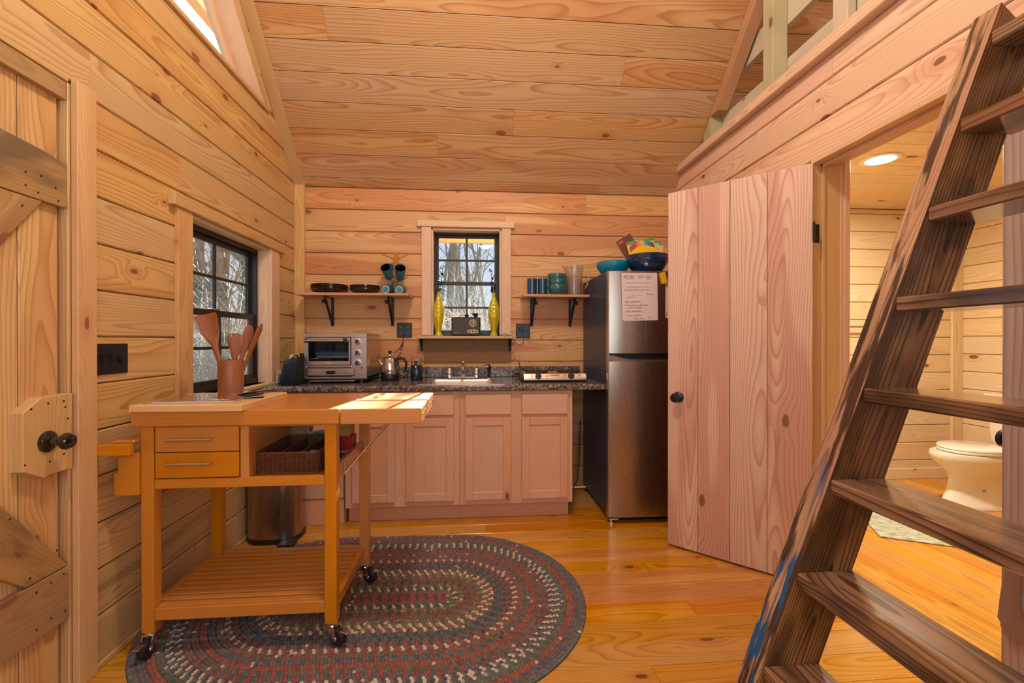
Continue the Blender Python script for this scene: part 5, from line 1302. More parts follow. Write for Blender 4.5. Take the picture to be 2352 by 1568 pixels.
def utensil(name, label, base, tip, outline, thick=.008, bend=0.0, slots=0, twist=0.0):
    """outline: list of (s, half-width) with s 0..1 from base to tip; a flat carved shape"""
    t = thing(name, label, 'utensil', (-1.058 + base[0], 2.085 + base[1], .952 + base[2]), 0, 'wooden utensils standing in the crock')
    B0 = Vector((0, 0, 0)); D = Vector(tip) - Vector(base); L = D.length; d = D.normalized()
    side = Vector((1, 0, 0)) - d * d.x; side.normalize()
    side = (Matrix.Rotation(twist, 4, d) @ side); nn = side.cross(d)
    rings = []
    for s, hw in outline:
        c = d * (L * s) + nn * (bend * s * s)
        th = thick * (.8 if hw > .012 else 1.0); hw2 = max(hw, .0015)
        ring = []
        for k in range(12):
            a = 2 * pi * k / 12
            dish = 0
            ring.append(tuple(c + side * (hw2 * cos(a)) + nn * (th / 2 * sin(a) + (hw2 ** 2) * 6.0 * (cos(a) ** 2) * (1 if hw > .018 else 0))))
        rings.append(ring)
    m = loft_rings(rings); m.f.append(tuple(reversed(range(12)))); m.m.append(0)
    b = obj('blade', m, wood('teak', 'z'), t, True)
    for q in range(slots):
        u = (q - (slots - 1) / 2) * .012
        c = d * (L * .93) + nn * (bend * .93 + .002)
        pts = [tuple(c + side * u - d * (L * .10) + nn * .004), tuple(c + side * u + d * (L * .05) + nn * .004)]
        obj('slot', MB().tube(pts, .0022, 6), M_white, b)
    return t
hd = [(0, .006), (.35, .007), (.58, .010), (.66, .014)]
utensil('spatula', 'broad wooden turner with slanted tip in the crock, leftmost', (-.012, .0, .012), (-.105, .0, .345), [(0, .007), (.45, .011), (.60, .014), (.68, .024), (.76, .036), (.88, .039), (.96, .043), (.985, .042), (1.0, .034)], .008, .0, 0, .25)
utensil('slotted_spoon', 'slotted wooden spoon with pale slots in the crock', (.004, .012, .012), (.006, .02, .262), [(0, .005), (.55, .006), (.64, .010), (.74, .022), (.86, .030), (.95, .030), (.985, .022), (1.0, .010)], .007, .0, 3)
utensil('wooden_spoon', 'wooden spoon in front in the crock, right of the slotted spoon', (.004, -.014, .012), (.040, -.022, .262), [(0, .006), (.50, .008), (.62, .014), (.74, .023), (.86, .026), (.95, .022), (1.0, .008)], .008, .0, 0, .3)
utensil('wooden_spoon', 'darker wooden spoon leaning right in the crock', (.010, .0, .012), (.080, .0, .298), [(0, .006), (.45, .008), (.62, .013), (.76, .020), (.90, .021), (.97, .016), (1.0, .006)], .009, .0, 0, .7)
utensil('rice_paddle', 'slim wooden spatula leaning furthest right in the crock', (.014, .012, .012), (.112, .015, .310), [(0, .006), (.40, .008), (.62, .012), (.80, .015), (.92, .014), (1.0, .003)], .010, .018, 0, 1.1)

# things in the cart's open compartment
bs = thing('wicker_basket', 'brown woven divided basket on the cart shelf', 'basket', (-.725, 2.00, .6645))
wk = MB(); bw, bd, bh = .117, .165, .082
def rr_at(hx_, hy_, r, s):      # point on rounded rectangle at arclength fraction
    segs = rrect(hx_, hy_, r, 0, 6); n = len(segs)
    L = [0]
    for i in range(n): L.append(L[-1] + (Vector(segs[(i + 1) % n]) - Vector(segs[i])).length)
    q = (s % 1.0) * L[-1]
    for i in range(n):
        if L[i + 1] >= q: u = (q - L[i]) / max(1e-9, L[i + 1] - L[i]); a, b = Vector(segs[i]), Vector(segs[(i + 1) % n]); return a.lerp(b, u), (b - a).normalized()
NS = 60; rows_n = 13
for j in range(rows_n):
    z = .006 + j * (bh - .012) / (rows_n - 1); pts = []
    for i in range(NS * 2 + 1):
        p, tg = rr_at(bw, bd, .022, i / (NS * 2)); nrm = Vector((tg.y, -tg.x, 0))
        o = .0022 * cos(pi * i) * (1 if j % 2 else -1) if i % 1 == 0 else 0
        o = .0020 * (1 if ((i // 2) + j) % 2 else -1)
        pts.append(p + nrm * o + Vector((0, 0, z)))
    wk.tube(pts, .0026, 5, cap=False)
obj('weave', wk, M_wicker, bs, True)['kind'] = 'stuff'
up_ = MB()
for i in range(NS):
    p, tg = rr_at(bw, bd, .022, (i + .25) / NS); up_.tube([p + Vector((0, 0, .002)), p + Vector((0, 0, bh - .002))], .0022, 5)
obj('stakes', up_, M_wicker, bs, True)['kind'] = 'stuff'
for z, r in ((bh, .0050), (.004, .0042)):
    pts = []
    for i in range(NS * 3 + 1):
        p, tg = rr_at(bw, bd, .022, i / (NS * 3)); nrm = Vector((tg.y, -tg.x, 0)); pts.append(p + nrm * .0012 * sin(i * 1.6) + Vector((0, 0, z + .0012 * cos(i * 1.6))))
    obj('rim' if z > .05 else 'base_rim', MB().tube(pts, r, 8, cap=False), M_wicker, bs, True)
obj('bottom', MB().box(-bw + .004, bw - .004, -bd + .004, bd - .004, .001, .004), M_wicker, bs)
for x in (-.040, .036): obj('divider', MB().box(x - .003, x + .003, -bd + .006, bd - .006, .004, bh - .006, .002), M_wicker, bs)
pk_ = thing('tea_packet', 'small crumpled pale packet inside the wicker basket', 'packet', (-.655, 1.93, .669))
obj('packet', MB().sphere((0, 0, .040), .03, 10, 6, (1.0, .9, .85)), mat('packet_pale', (.40, .42, .46), .6), pk_)
def sbox(name, label, loc, sx, sy, sz, m, rz=0):
    t = thing(name, label, 'box', loc, rz); obj('carton', MB().box(-sx / 2, sx / 2, -sy / 2, sy / 2, 0, sz, .0015), m, t); return t
tb = sbox('coffee_box', 'tan carton with dark oval label behind the wicker basket', (-.812, 2.21, .6645), .100, .055, .205, M_tanbox, R_(-8))
obj('side_print', MB().box(.0502, .0508, -.026, .026, .06, .19), M_cream, tb)
obj('label_oval', MB().prism([(.001 + .022 * cos(a * pi / 12), .14 + .05 * sin(a * pi / 12)) for a in range(24)], 0, .0506, .0514), M_inkb, tb)
obj('lettering', MB().box(.0513, .0517, -.004, .004, .105, .160), M_paper, tb)
gbx = sbox('green_tea_box', 'mint and green carton behind the basket, right of the tan carton', (-.700, 2.205, .6645), .085, .05, .092, M_green, R_(-14))
obj('top_print', MB().box(-.0425, .0425, -.025, .025, .092, .0932), M_mint, gbx)
rb = sbox('red_tea_box', 'red carton at the right end of the cart shelf', (-.594, 2.175, .6645), .075, .085, .080, M_redbox)
obj('gold_stripe', MB().box(.0374, .0382, -.030, -.024, .006, .074), M_ochre, rb); obj('front_label', MB().box(-.0372, .035, -.0432, -.0426, .004, .018), M_tanbox, rb)
yb = sbox('ochre_tea_box', 'ochre carton stacked on the red carton', (-.600, 2.175, .7455), .07, .085, .085, M_ochre)
obj('side_print', MB().box(.0351, .0356, -.040, .040, .005, .08), M_tanbox, yb)
tr_ = thing('paper_tray', 'flat dark tray on the cart shelf beneath the cartons', 'tray', (-.592, 2.02, .6645))
obj('tray', MB().box(-.014, .040, -.16, .10, 0, .004, .001), mat('tray_brown', (.07, .03, .02), .4), tr_)

# ---------------------------------------------------------------- trash can
tc_ = thing('trash_can', 'brushed steel step trash can behind the cart', 'trash can', (-1.185, 2.86, 0))
pf = rrect(.150, .125, .10, 0, 8)
def ext(ring, z0, z1, s0=1, s1=1): return [[(p[0] * s0, p[1] * s0, z0) for p in ring], [(p[0] * s1, p[1] * s1, z1) for p in ring]]
obj('body', loft_rings(ext(pf, .03, .45)), M_steel, tc_, True)
obj('base', loft_rings(ext(pf, 0, .03, 1.02, 1.02)), M_black, tc_, True)
obj('lid', loft_rings(ext(pf, .45, .47, 1.02, 1.02) + [[(p[0] * .9, p[1] * .9, .485) for p in pf]]), M_black, tc_, True)
obj('pedal', MB().box(.075, .165, -.200, -.10, .018, .028, .004).box(.09, .14, -.215, -.19, .024, .034, .003), M_blackm, tc_)

# ---------------------------------------------------------------- braided rug
rg = thing('braided_rug', 'oval braided rug in grey, blue, red and cream on the pine floor', 'rug', (-.43, 2.115, 0), R_(-1.6))
def vcol_mat(name, rough):
    m, t, p = new_mat(name); g = NG(t); a = t.nodes.new('ShaderNodeAttribute'); a.attribute_name = 'Col'
    tc = t.nodes.new('ShaderNodeTexCoord'); n = g.noise(tc.outputs['Object'], 260, 3, .7)[0]
    g.link(p.inputs['Base Color'], g.mix(g.mapr(n, .3, .7, 0, .5), a.outputs['Color'], g.mix(.45, a.outputs['Color'], (.01, .01, .012))))
    setp(p, Roughness=.95); p.inputs['Specular IOR Level'].default_value = .1
    g.bump(n, .5, .002, p); return m
M_braid = vcol_mat('wool_braid', .95)
HC, RW = .275, .665       # half distance between cap centres, outer radius
nb_r = 24; bwid = (RW - .012) / nb_r
pal = dict(k=(.11, .10, .095), g=(.17, .16, .13), o=(.17, .145, .085), b=(.11, .145, .175), r=(.33, .095, .080), c=(.60, .50, .38), n=(.24, .15, .095), m=(.22, .125, .13), t=(.12, .15, .115), y=(.32, .22, .10), u=(.19, .15, .14))
rings_c = ['rrk', 'rng', 'tck', 'ygo', 'ork', 'rmo', 'goy', 'ocy', 'crg', 'bgk', 'bkg', 'ukr', 'cru', 'nrg', 'gmb', 'rrn', 'tgr', 'mbr', 'cku', 'cbg', 'ggt', 'rrn', 'bbr', 'bgu', 'cug']
vs, fs, cols = [], [], []
rn = random.Random(11)
def track(s, r):           # racetrack point, outward normal; s in metres along it
    Ls = 2 * HC; La = pi * r; P_ = 2 * Ls + 2 * La; s %= P_
    if s < Ls: return -HC + s, r, 0, 1, 0
    s -= Ls
    if s < La: a = pi / 2 - s / r; return HC + r * cos(a), r * sin(a), cos(a), sin(a), 0
    s -= La
    if s < Ls: return HC - s, -r, 0, -1, 0
    s -= Ls; a = -pi / 2 - s / r; return -HC + r * cos(a), r * sin(a), cos(a), sin(a), 0
for i in range(nb_r):
    r = .0 + (RW - .004) / nb_r * (i + .5); P_ = 4 * HC + 2 * pi * r; n = max(24, int(P_ / .0138)); pc_ = rings_c[i % len(rings_c)]
    for side in (-1, 1):
        for k in range(n):
            s = (k + (.5 if side > 0 else 0)) * P_ / n
            x, y, nx, ny, _ = track(s, r); tx_, ty_ = ny, -nx
            cx, cy = x + nx * side * bwid * .235, y + ny * side * bwid * .235
            a = .72 * side; dx, dy = tx_ * cos(a) - nx * sin(a) * -1, ty_ * cos(a) - ny * sin(a) * -1
            l = sqrt(dx * dx + dy * dy); dx /= l; dy /= l; ex, ey = -dy, dx
            q = pal[pc_[(k + (side > 0)) % 3]]; 
            if rn.random() < .07: q = pal[rn.choice('kgbrcn')]
            v = rn.uniform(.82, 1.18); q = (min(1, q[0] * v), min(1, q[1] * v), min(1, q[2] * v))
            Lh, Wh = .0105, bwid * .33; b0 = len(vs)
            for (u, w, z) in ((-1, 0, .0030), (-.55, -.8, .0060), (-.55, .8, .0060), (0, -1, .0055), (0, 0, .0128), (0, 1, .0055), (.55, -.8, .0060), (.55, .8, .0060), (1, 0, .0030), (-.5, 0, .0110), (.5, 0, .0110)):
                vs.append((cx + dx * u * Lh + ex * w * Wh, cy + dy * u * Lh + ey * w * Wh, z)); cols.append(q)
            for f in ((0, 1, 9), (0, 9, 2), (1, 3, 4, 9), (9, 4, 5, 2), (3, 6, 10, 4), (4, 10, 7, 5), (6, 8, 10), (10, 8, 7)): fs.append(tuple(b0 + z for z in f))
me = bpy.data.meshes.new('braid_stitches'); me.from_pydata(vs, [], fs); me.materials.append(M_braid)
ca = me.color_attributes.new('Col', 'FLOAT_COLOR', 'POINT')
ca.data.foreach_set('color', [c for q in cols for c in (*q, 1.0)])
me.polygons.foreach_set('use_smooth', [True] * len(me.polygons)); me.update()
bo = bpy.data.objects.new('braid_stitches', me); C.objects.link(bo); bo.parent = rg; bo['kind'] = 'stuff'; CEN[bo.name] = Vector((0, 0, 0))
base = []
for k in range(96): x, y, *_ = track(k / 96 * (4 * HC + 2 * pi * RW), RW - .002); base.append((x, y))
obj('backing', MB().prism(base, 2, .0008, .0062, .002), mat('rug_backing', (.07, .065, .06), .95, spec=.1), rg)

# ---------------------------------------------------------------- ladder to the loft
ld = thing('loft_ladder', 'dark torch-burnt wooden ship ladder leaning to the loft', 'ladder', (1.10, .87, 0))
ox, oy = 1.10, .87; SL = 2.606
def lx(z): return .748 + (z - .338) / SL
y0_, y1_ = 1.12, 1.188; hwid = .155; ZTOP = 2.10
for (a, b) in ((y0_, y1_), (.55, .618)):
    mb = MB(); zt_ = ZTOP
    p = [(lx(0), 0), (lx(0) + hwid, 0), (lx(zt_) + hwid, zt_), (lx(zt_) + .01, zt_ + .0), (lx(2.42), 2.42)]
    # own frame along the board for the grain
    L = sqrt((lx(zt_) - lx(0)) ** 2 + zt_ ** 2); th = atan2(lx(zt_) - lx(0), zt_)
    wv = hwid * cos(th)
    mb = MB(); c = .004
    mb.prism([(0, 0), (wv, 0), (wv, L), (0, L)], 1, 0, .038)   # (z?,x) order handled below
    mb.v = []; mb.f = []; mb.m = []
    ztop = L - wv * math.tan(th)
    pts = [(0, 0), (wv, wv * -math.tan(th)), (wv, L - .0), (0, L)]
    # local: x = width, y = thickness, z = along the board
    pr2 = [(q[1], q[0]) for q in [(0, 0.0), (wv, -wv * math.tan(th)), (wv, L - wv * math.tan(th)), (0, L)]]
    pr2 = [(q[1], q[0]) for q in [(0, 0.0), (wv, -wv * math.tan(th)), (wv, L - wv * math.tan(th)), (0, L)]]
    poly = [(-.0, 0)]
    P4 = [(0, 0.0), (wv, -wv * math.tan(th)), (wv, L - wv * math.tan(th)), (0, L)]   # (x,z)
    P4 = [(z, x) for x, z in P4]
    mb.prism(P4, 1, 0, .068, 0)
    # the front edge (x=0 side) carries the lighter scorched edge material
    for i, f in enumerate(mb.f):
        if all(abs(mb.v[q][0]) < 1e-6 for q in f): mb.m[i] = 1
    o = obj('stringer', mb, [wood('burnt', 'z'), wood('burnt_edge', 'zy')], None, center=False)
    o.parent = ld; o.location = (lx(0) - ox, a - oy, 0); o.rotation_euler = (0, th, 0)
    # shift so that the board's own centre is the texture origin
    mc = Vector((wv / 2, .034, L / 2))
    for v_ in o.data.vertices: v_.co -= mc
    o.location = Vector(o.location) + Matrix.Rotation(th, 3, 'Y') @ mc
for k in range(9):
    z = .098 + .2402 * k
    x0 = lx(z)
    o = obj('tread', MB().box(x0 + .001 - ox, x0 + hwid - ox, .618 - oy, 1.122 - oy, z - .038, z, .004), wood('burnt_tread', 'yx'), ld)

# ---------------------------------------------------------------- loft railing
lr = thing('loft_railing', 'pressure-treated post and rail balustrade at the edge of the loft', 'railing', (1.75, 2.4, 2.48))
ox, oy, oz = 1.75, 2.4, 2.48
def rl(name, x0, x1, y0, y1, z0, z1, kind, ax): return obj(name, MB().box(x0 - ox, x1 - ox, y0 - oy, y1 - oy, z0 - oz, z1 - oz, .003), wood(kind, ax), lr)
rl('post', 1.695, 1.784, 2.460, 2.549, 2.48, 3.42, 'treated', 'zy')
rl('post', 1.695, 1.784, 1.18, 1.269, 2.48, 3.42, 'treated', 'zy')
obj('post', MB().prism([(3.150 - oy, 0), (3.239 - oy, 0), (3.239 - oy, 2.70 - oz), (3.150 - oy, 2.789 - oz)], 0, 1.695 - ox, 1.784 - ox, .002), wood('treated', 'zy'), lr)
rl('post', 1.735, 1.780, 1.985, 2.075, 2.48, 3.42, 'grey_rail', 'zy')
rl('rail', 1.786, 1.824, .5, 3.24, 2.60, 2.795, 'grey_rail', 'y')
obj('rail', MB().prism([(.5 - oy, 2.985 - oz), (2.95 - oy, 2.985 - oz), (2.81 - oy, 3.125 - oz), (.5 - oy, 3.125 - oz)], 0, 1.786 - ox, 1.824 - ox, .002), wood('grey_rail', 'y'), lr)
rl('rail', 1.786, 1.824, .5, 2.60, 3.33, 3.42, 'grey_rail', 'y')
rf = thing('sloping_rafter', 'reddish sloping board under the ceiling above the loft railing', 'rafter', (1.72, 2.9, 3.0))
s0, s1 = (3.17, 2.79), (2.0, 3.96)
pv = [(3.168, 2.780), (3.235, 2.720), (2.0, 3.955), (2.0, 3.865), (2.10, 3.765)]
pv = [(3.235, 2.716), (1.60, 4.35), (1.60, 4.20), (3.085, 2.716)]
pv = [(3.155, 2.790), (3.165, 2.785), (1.60, 4.35), (1.60, 4.235), (3.045, 2.790)]
obj('board', MB().prism([(y - 2.9, z - 3.0) for y, z in pv], 0, -.025, .050, .003), wood('rafter', 'y'), rf)
regrain([o for o in rf.children][0])

# ---------------------------------------------------------------- bathroom
tl = thing('toilet', 'white porcelain toilet by the bathroom right wall', 'toilet', (3.66, 2.97, 0))
def egg(s, z, dx=0, n=32, L=.235, W=.18, back=.16):
    r = []
    for k in range(n):
        a = 2 * pi * k / n; c_ = cos(a)
        r.append((dx - (L if c_ > 0 else back) * c_ * s, W * sin(a) * s, z))
    return r
def egg2(front, back, W, z, n=36):
    return [((front if cos(2 * pi * k / n) > 0 else -back) * -cos(2 * pi * k / n) * 1.0 * (1 if cos(2 * pi * k / n) <= 0 else 1), W * sin(2 * pi * k / n) * (1 - .12 * abs(cos(2 * pi * k / n)) ** 3), z) if False else
            ((-front * cos(2 * pi * k / n)) if cos(2 * pi * k / n) > 0 else (-back * cos(2 * pi * k / n)), W * sin(2 * pi * k / n), z) for k in range(n)]
bowl_r = [egg2(.335, .24, .125, .0), egg2(.338, .24, .128, .012), egg2(.322, .23, .118, .03), egg2(.285, .21, .098, .12), egg2(.268, .20, .092, .20), egg2(.285, .20, .115, .245), egg2(.335, .20, .155, .29), egg2(.385, .20, .178, .335), egg2(.398, .20, .184, .375), egg2(.392, .20, .180, .390)]
obj('bowl', loft_rings(bowl_r), M_porc, tl, True, angle=60)
obj('foot', loft_rings([rrect(.205, .105, .04, 0), rrect(.20, .10, .04, .02), rrect(.15, .085, .04, .20), rrect(.14, .12, .05, .36)]), M_porc, tl, True).location.x += .16
obj('seat', loft_rings([egg(1.02, .394, -.07), egg(1.03, .398, -.07), egg(1.03, .408, -.07), egg(1.0, .412, -.07)]), M_porc, tl, True)
obj('lid', loft_rings([egg(1.0, .413, -.07), egg(1.03, .417, -.07), egg(1.02, .428, -.07), egg(.9, .434, -.07)]), M_porc, tl, True)
tk_ = loft_rings([rrect(.085, .20, .03, .38), rrect(.095, .225, .03, .42), rrect(.105, .245, .03, .74)])
t_ = obj('tank', tk_, M_porc, tl, True); t_.location.x += .395
t2 = obj('tank_lid', loft_rings([rrect(.115, .255, .03, .742), rrect(.118, .258, .03, .75), rrect(.115, .255, .03, .772)]), M_porc, tl, True); t2.location.x += .395
obj('flush_lever', MB().tube([(.29, -.17, .69), (.275, -.17, .69), (.272, -.10, .685)], .007, 8), M_chrome, tl, True)
obj('stamp', MB().box(-.15, -.12, -.1065, -.1055, .13, .148), mat('stamp', (.45, .40, .34), .5), tl)
bm = thing('bath_mat', 'pale green-grey woven mat on the bathroom floor', 'mat', (2.95, 2.56, 0), R_(-27))
def mat_rug():
    m, t, p = new_mat('woven_mat'); g = NG(t); tc = t.nodes.new('ShaderNodeTexCoord'); X, Y, Z = g.sep(tc.outputs['Object'])
    n = g.noise(g.comb(g.math('MULTIPLY', X, 14.0), g.math('MULTIPLY', Y, 160.0), 0.0), 1.0, 3.0, .7)[0]
    g.link(p.inputs['Base Color'], g.ramp(n, [(.38, (.10, .10, .07)), (.48, (.40, .42, .30)), (.6, (.62, .62, .48))])); setp(p, Roughness=.95)
    g.bump(n, .6, .003, p); return m
obj('mat', MB().box(-.45, .36, -.26, .28, .0008, .009, .003), mat_rug(), bm)
tb_ = thing('towel_bar', 'brushed towel bar on the bathroom back wall', 'towel bar', (3.05, YB, 1.295))
obj('bar', MB().tube([(-.30, -.055, 0), (.30, -.055, 0)], .008, 12), M_nickel, tb_, True)
for x in (-.29, .29): obj('post', MB().box(x - .012, x + .012, -.062, -.0005, -.018, .018, .003), M_nickel, tb_)
rcl = thing('recessed_light', 'round recessed light glowing in the bathroom ceiling', 'light', (2.50, 2.61, 2.2995))
obj('trim_ring', MB().lathe([(.105, 0), (.104, -.004), (.080, -.006), (.076, -.001), (.076, 0)][::-1], (0, 0, 0), 2, 48), M_white, rcl, True)
obj('lens', MB().lathe([(.0, -.003), (.075, -.003), (.075, -.001), (.0, -.001)], (0, 0, 0), 2, 40), mat('lamp_lens', (.9, .9, .85), .4, emit=(1.0, .93, .80), es=22.0), rcl)
bl = light('bathroom_lamp', 'AREA', (2.50, 2.61, 2.293), (2.50, 2.61, 0), 60.0, (1.0, .93, .76), .15)
# objects on the near jamb at the right edge
hk = thing('black_door_knob', 'black knob seen edge-on at the near side of the bathroom doorway', 'knob', (1.668, PY0 + .0015, .875))
obj('rosette', MB().lathe([(.036, 0), (.034, .008), (.018, .012), (.0, .012)], (0, 0, 0), 1, 28), M_black, hk, True)
obj('knob', MB().lathe([(.012, .01), (.012, .022), (.026, .028), (.028, .040), (.018, .048), (0, .050)], (0, 0, 0), 1, 28), M_black, hk, True)
pq = thing('wooden_plaque', 'dark wooden plate with clipped rounded corner at the right edge, low on the door casing', 'plaque', (XP - .017, 1.108, .40))
obj('board', MB().prism([(.125, .14), (.142, .02), (.150, -.062), (.142, -.070), (.142, -.082), (.132, -.094), (.118, -.100), (-.14, -.118), (-.14, .14)], 0, -.020, 0, .002), wood('plaque', 'zy'), pq)
pl2 = thing('blue_plastic_plate', 'pale blue rounded plastic cover on the dark wooden plate', 'cover plate', (XP - .0375, 1.088, .42))
obj('plate', MB().prism([(y, z) for y, z in [(.095, .11), (.102, 0.0), (.096, -.030), (.08, -.048), (-.08, -.05), (-.08, .11)]], 0, -.008, 0, .003), M_blueplate, pl2)
# cord beside the refrigerator
cd = thing('refrigerator_cord', 'dark cord hanging between the cabinet and the refrigerator', 'cord', (.80, 3.50, 0))
obj('cable', MB().tube([(.045, .05, .55), (.035, .03, .42), (.02, .0, .25), (.0, -.03, .10), (-.05, -.05, .02), (-.12, -.05, .006)], .005, 8), mat('cord_green', (.03, .045, .045), .5), cd, True)
adopt(cd, fg)

# ---------------------------------------------------------------- outdoors
def ground_mat():
    m, t, p = new_mat('leaf_litter'); g = NG(t); tc = t.nodes.new('ShaderNodeTexCoord')
    n = g.noise(tc.outputs['Object'], 3, 5, .7)[0]; g.link(p.inputs['Base Color'], g.ramp(n, [(.35, (.12, .105, .085)), (.65, (.28, .25, .20))])); setp(p, Roughness=.95); return m
gd = MB(); nx = 24
for i in range(nx):
    for j in range(nx):
        pass
hgt = lambda x, y: -.75 + .55 * sin(x * .12 + 1) * cos(y * .1) + max(0, (y - 12)) * .035 + max(0, (-x - 8)) * .05
gv = [(-60 + 120 * i / nx, 4.2 + 80 * j / nx if True else 0, 0) for j in range(nx + 1) for i in range(nx + 1)]
gv = [(x, y - 14, hgt(x, y - 14)) for x, y, z in gv]
gf = [(j * (nx + 1) + i, j * (nx + 1) + i + 1, (j + 1) * (nx + 1) + i + 1, (j + 1) * (nx + 1) + i) for j in range(nx) for i in range(nx)]
gm_ = MB(); gm_.add(gv, gf); go = obj('ground', gm_, ground_mat(), None, True); struct(go, 'leaf-covered woodland ground outside the cabin', 'ground')
def bark():
    m, t, p = new_mat('bark'); g = NG(t); tc = t.nodes.new('ShaderNodeTexCoord'); X, Y, Z = g.sep(tc.outputs['Object'])
    n = g.noise(g.comb(g.math('MULTIPLY', X, 14.0), g.math('MULTIPLY', Y, 14.0), g.math('MULTIPLY', Z, 2.5)), 1.0, 4.0, .6)[0]
    g.link(p.inputs['Base Color'], g.ramp(n, [(.3, (.07, .075, .065)), (.6, (.17, .175, .16))])); setp(p, Roughness=.9); g.bump(n, .5, .02, p); return m
M_bark = bark()
M_twig = mat('pale_twig', (.31, .31, .285), .8)
def make_tree(seed, H, r0, lean):
    rn = random.Random(seed); root = thing('bare_tree', 'x', 'tree', (0, 0, 0)); tr = MB(); br = MB()
    def grow(mb, p, d, L, r, depth, seg):
        pts = [p]; rs = [r]; n = 5
        for i in range(n):
            d = (d + Vector((rn.uniform(-.12, .12), rn.uniform(-.12, .12), rn.uniform(-.03, .07)))).normalized()
            p = p + d * (L / n); pts.append(p); rs.append(r * (1 - .6 * (i + 1) / n))
        mb.tube(pts, rs, seg)
        if depth > 0:
            for i in range((7, 5, 4, 3)[3 - depth] if depth <= 3 else 6):
                k = rn.randint(2 if depth == 3 else 1, n); a = rn.uniform(0, 2 * pi); dd = (d * .6 + Vector((cos(a), sin(a), rn.uniform(.1, .6)))).normalized()
                grow(br, pts[k], dd, L * rn.uniform(.35, .55), rs[k] * .55, depth - 1, 4 if depth > 1 else 3)
    grow(tr, Vector((0, 0, -.3)), Vector((lean, 0, 1)).normalized(), H, r0, 3, 9)
    obj('trunk', tr, M_bark, root, True, center=False); o = obj('branches', br, M_bark, root, False, center=False); o['kind'] = 'stuff'
    return root
protos = [make_tree(s, h, r, l) for s, h, r, l in ((1, 9, .10, .05), (2, 7.5, .075, -.08), (3, 10, .14, .0), (4, 6, .05, .12))]
rn = random.Random(21); spots = []
want = [(.66, 10.0, 2), (-.10, 12.0, 0), (-.62, 10.5, 3), (.12, 14.0, 3), (-4.4, 8.6, 0), (-3.6, 9.3, 3), (-5.6, 10.6, 1)]  # first tree added just out of view to block sun through half the window
for x, y, k in want: spots.append((x if abs(x) > .5 else x, y, k))
tries = 0
while len(spots) < 64 and tries < 3000:
    tries += 1; y = rn.uniform(8, 34)
    x = rn.uniform(-.85 * y, -.35 * y) if rn.random() < .6 else rn.uniform(-.16 * y, .14 * y)
    if abs(x - (.135 * y - .45)) < (.9 if y < 13 else .45): continue
    if x > -2 and y < 10: continue
    if all((x - a) ** 2 + (y - b) ** 2 > .5 for a, b, _ in spots): spots.append((x, y, rn.randint(0, 3)))
used = set()
for i, (x, y, k) in enumerate(spots):
    src = protos[k]
    lab = ['tall slender bare tree in the winter woods outside', 'leaning bare tree in the winter woods outside', 'thick-trunked bare tree in the winter woods outside', 'thin young bare tree in the winter woods outside'][k]
    t = src if k not in used else dup(src); used.add(k)
    t.location = (x, y, hgt(x, y)); t.rotation_euler = (0, 0, rn.uniform(0, 6.28)); sc = rn.uniform(.8, 1.25) * (1.0 if y < 14 else 1.2); t.scale = (sc, sc, sc) if i else (.95, .95, .95)
    side = 'through the left window' if x < -.25 * y else 'through the back window'; far = 'close to the cabin' if y < 15 else 'far back in the woods'
    t['label'] = ['tall slender', 'leaning', 'thick-trunked', 'thin young'][k] + ' bare tree seen ' + side + ', ' + far
    t['group'] = ['tall slender', 'leaning', 'thick-trunked', 'thin young'][k] + ' bare trees ' + side + ', ' + far
bt = MB(); rn = random.Random(5)
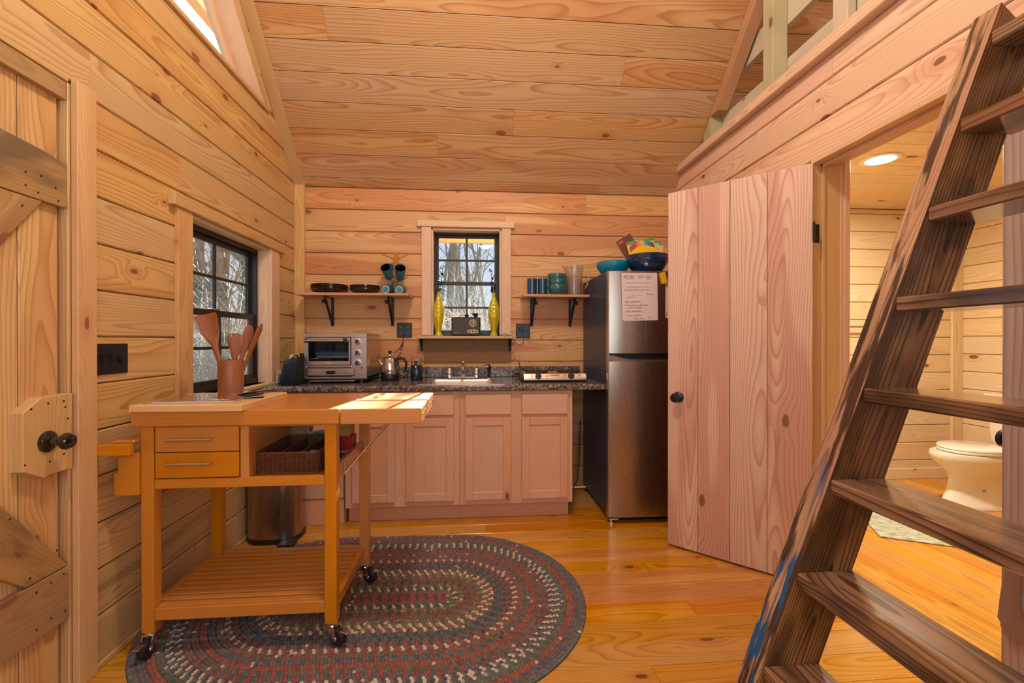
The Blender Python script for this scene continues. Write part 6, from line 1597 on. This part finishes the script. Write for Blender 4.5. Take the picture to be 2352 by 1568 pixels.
for i in range(9000):
    y = rn.uniform(6.0, 26)
    x = rn.uniform(-.85 * y, -.33 * y) if rn.random() < .62 else rn.uniform(-.17 * y, .15 * y)
    z = hgt(x, y); L = rn.uniform(.7, 3.6); a = rn.uniform(0, 6.28); t_ = rn.uniform(.1, .9)
    p0 = Vector((x, y, z)); p1 = p0 + Vector((cos(a) * t_ * L * .4, sin(a) * t_ * L * .4, L * .6)); p2 = p1 + Vector((cos(a + .6) * t_ * L * .5, sin(a + .6) * t_ * L * .5, L * .35 * rn.uniform(-.2, 1)))
    bt.tube([p0, p1, p2], [.007, .005, .002], 3, cap=False)
th_ = tag(obj('thicket', bt, M_twig, None), 'tangled bare undergrowth among the trees outside', 'undergrowth'); th_['kind'] = 'stuff'
# porch beam beyond the back window, porch roof beyond the gable window
pbm = thing('porch_beam', 'orange-lit porch beam across the top of the back window', 'beam', (0, 7.0, 2.72))
obj('beam', MB().box(-2.2, 2.2, -.04, .04, -.05, .26, .004), wood('porch', 'xz'), pbm)
obj('beam_plate', MB().box(-2.2, 2.2, -.12, .10, .26, .30, .004), wood('porch', 'x'), pbm)
obj('post', MB().box(-.50, -.44, -.12, -.06, -.05, .30, .003), wood('porch', 'z'), pbm)
for x in (-2.1, 2.1): obj('support_post', MB().box(x - .045, x + .045, -.045, .045, -3.3, -.04, .004), wood('porch', 'z'), pbm)
pr_ = thing('porch_roof', 'white ribbed metal porch roof seen through the gable window', 'roof', (-2.6, 2.4, 3.55))
mb = MB(); n = 80; ring = []
for i in range(n + 1):
    y = -2.6 + 5.2 * i / n; k = i % 8; h = .03 if k == 4 else (.008 if k in (0,) else 0)
    ring.append((y, h))
for i in range(n):
    (a, ha), (b, hb) = ring[i], ring[i + 1]
    mb.add([(-1.9, a, .55 + ha), (1.1, a, .30 + ha), (1.1, b, .30 + hb), (-1.9, b, .55 + hb)], [(0, 1, 2, 3)])
rfp = obj('metal_sheet', mb, M_rib, pr_)
for x in (-.55, .45, -1.5): obj('purlin', MB().box(x - .045, x + .045, -2.6, 2.6, .26 + (.45 - x) * .083 - .03, .26 + (.45 - x) * .083 + .045, .004), wood('porch' if x < -1 else 'trim', 'yx'), pr_)
for y in (-2.5, 2.5): obj('roof_post', MB().box(-1.55, -1.46, y - .045, y + .045, -4.3, .42, .004), wood('porch', 'z'), pr_)
S.frame_set(1)
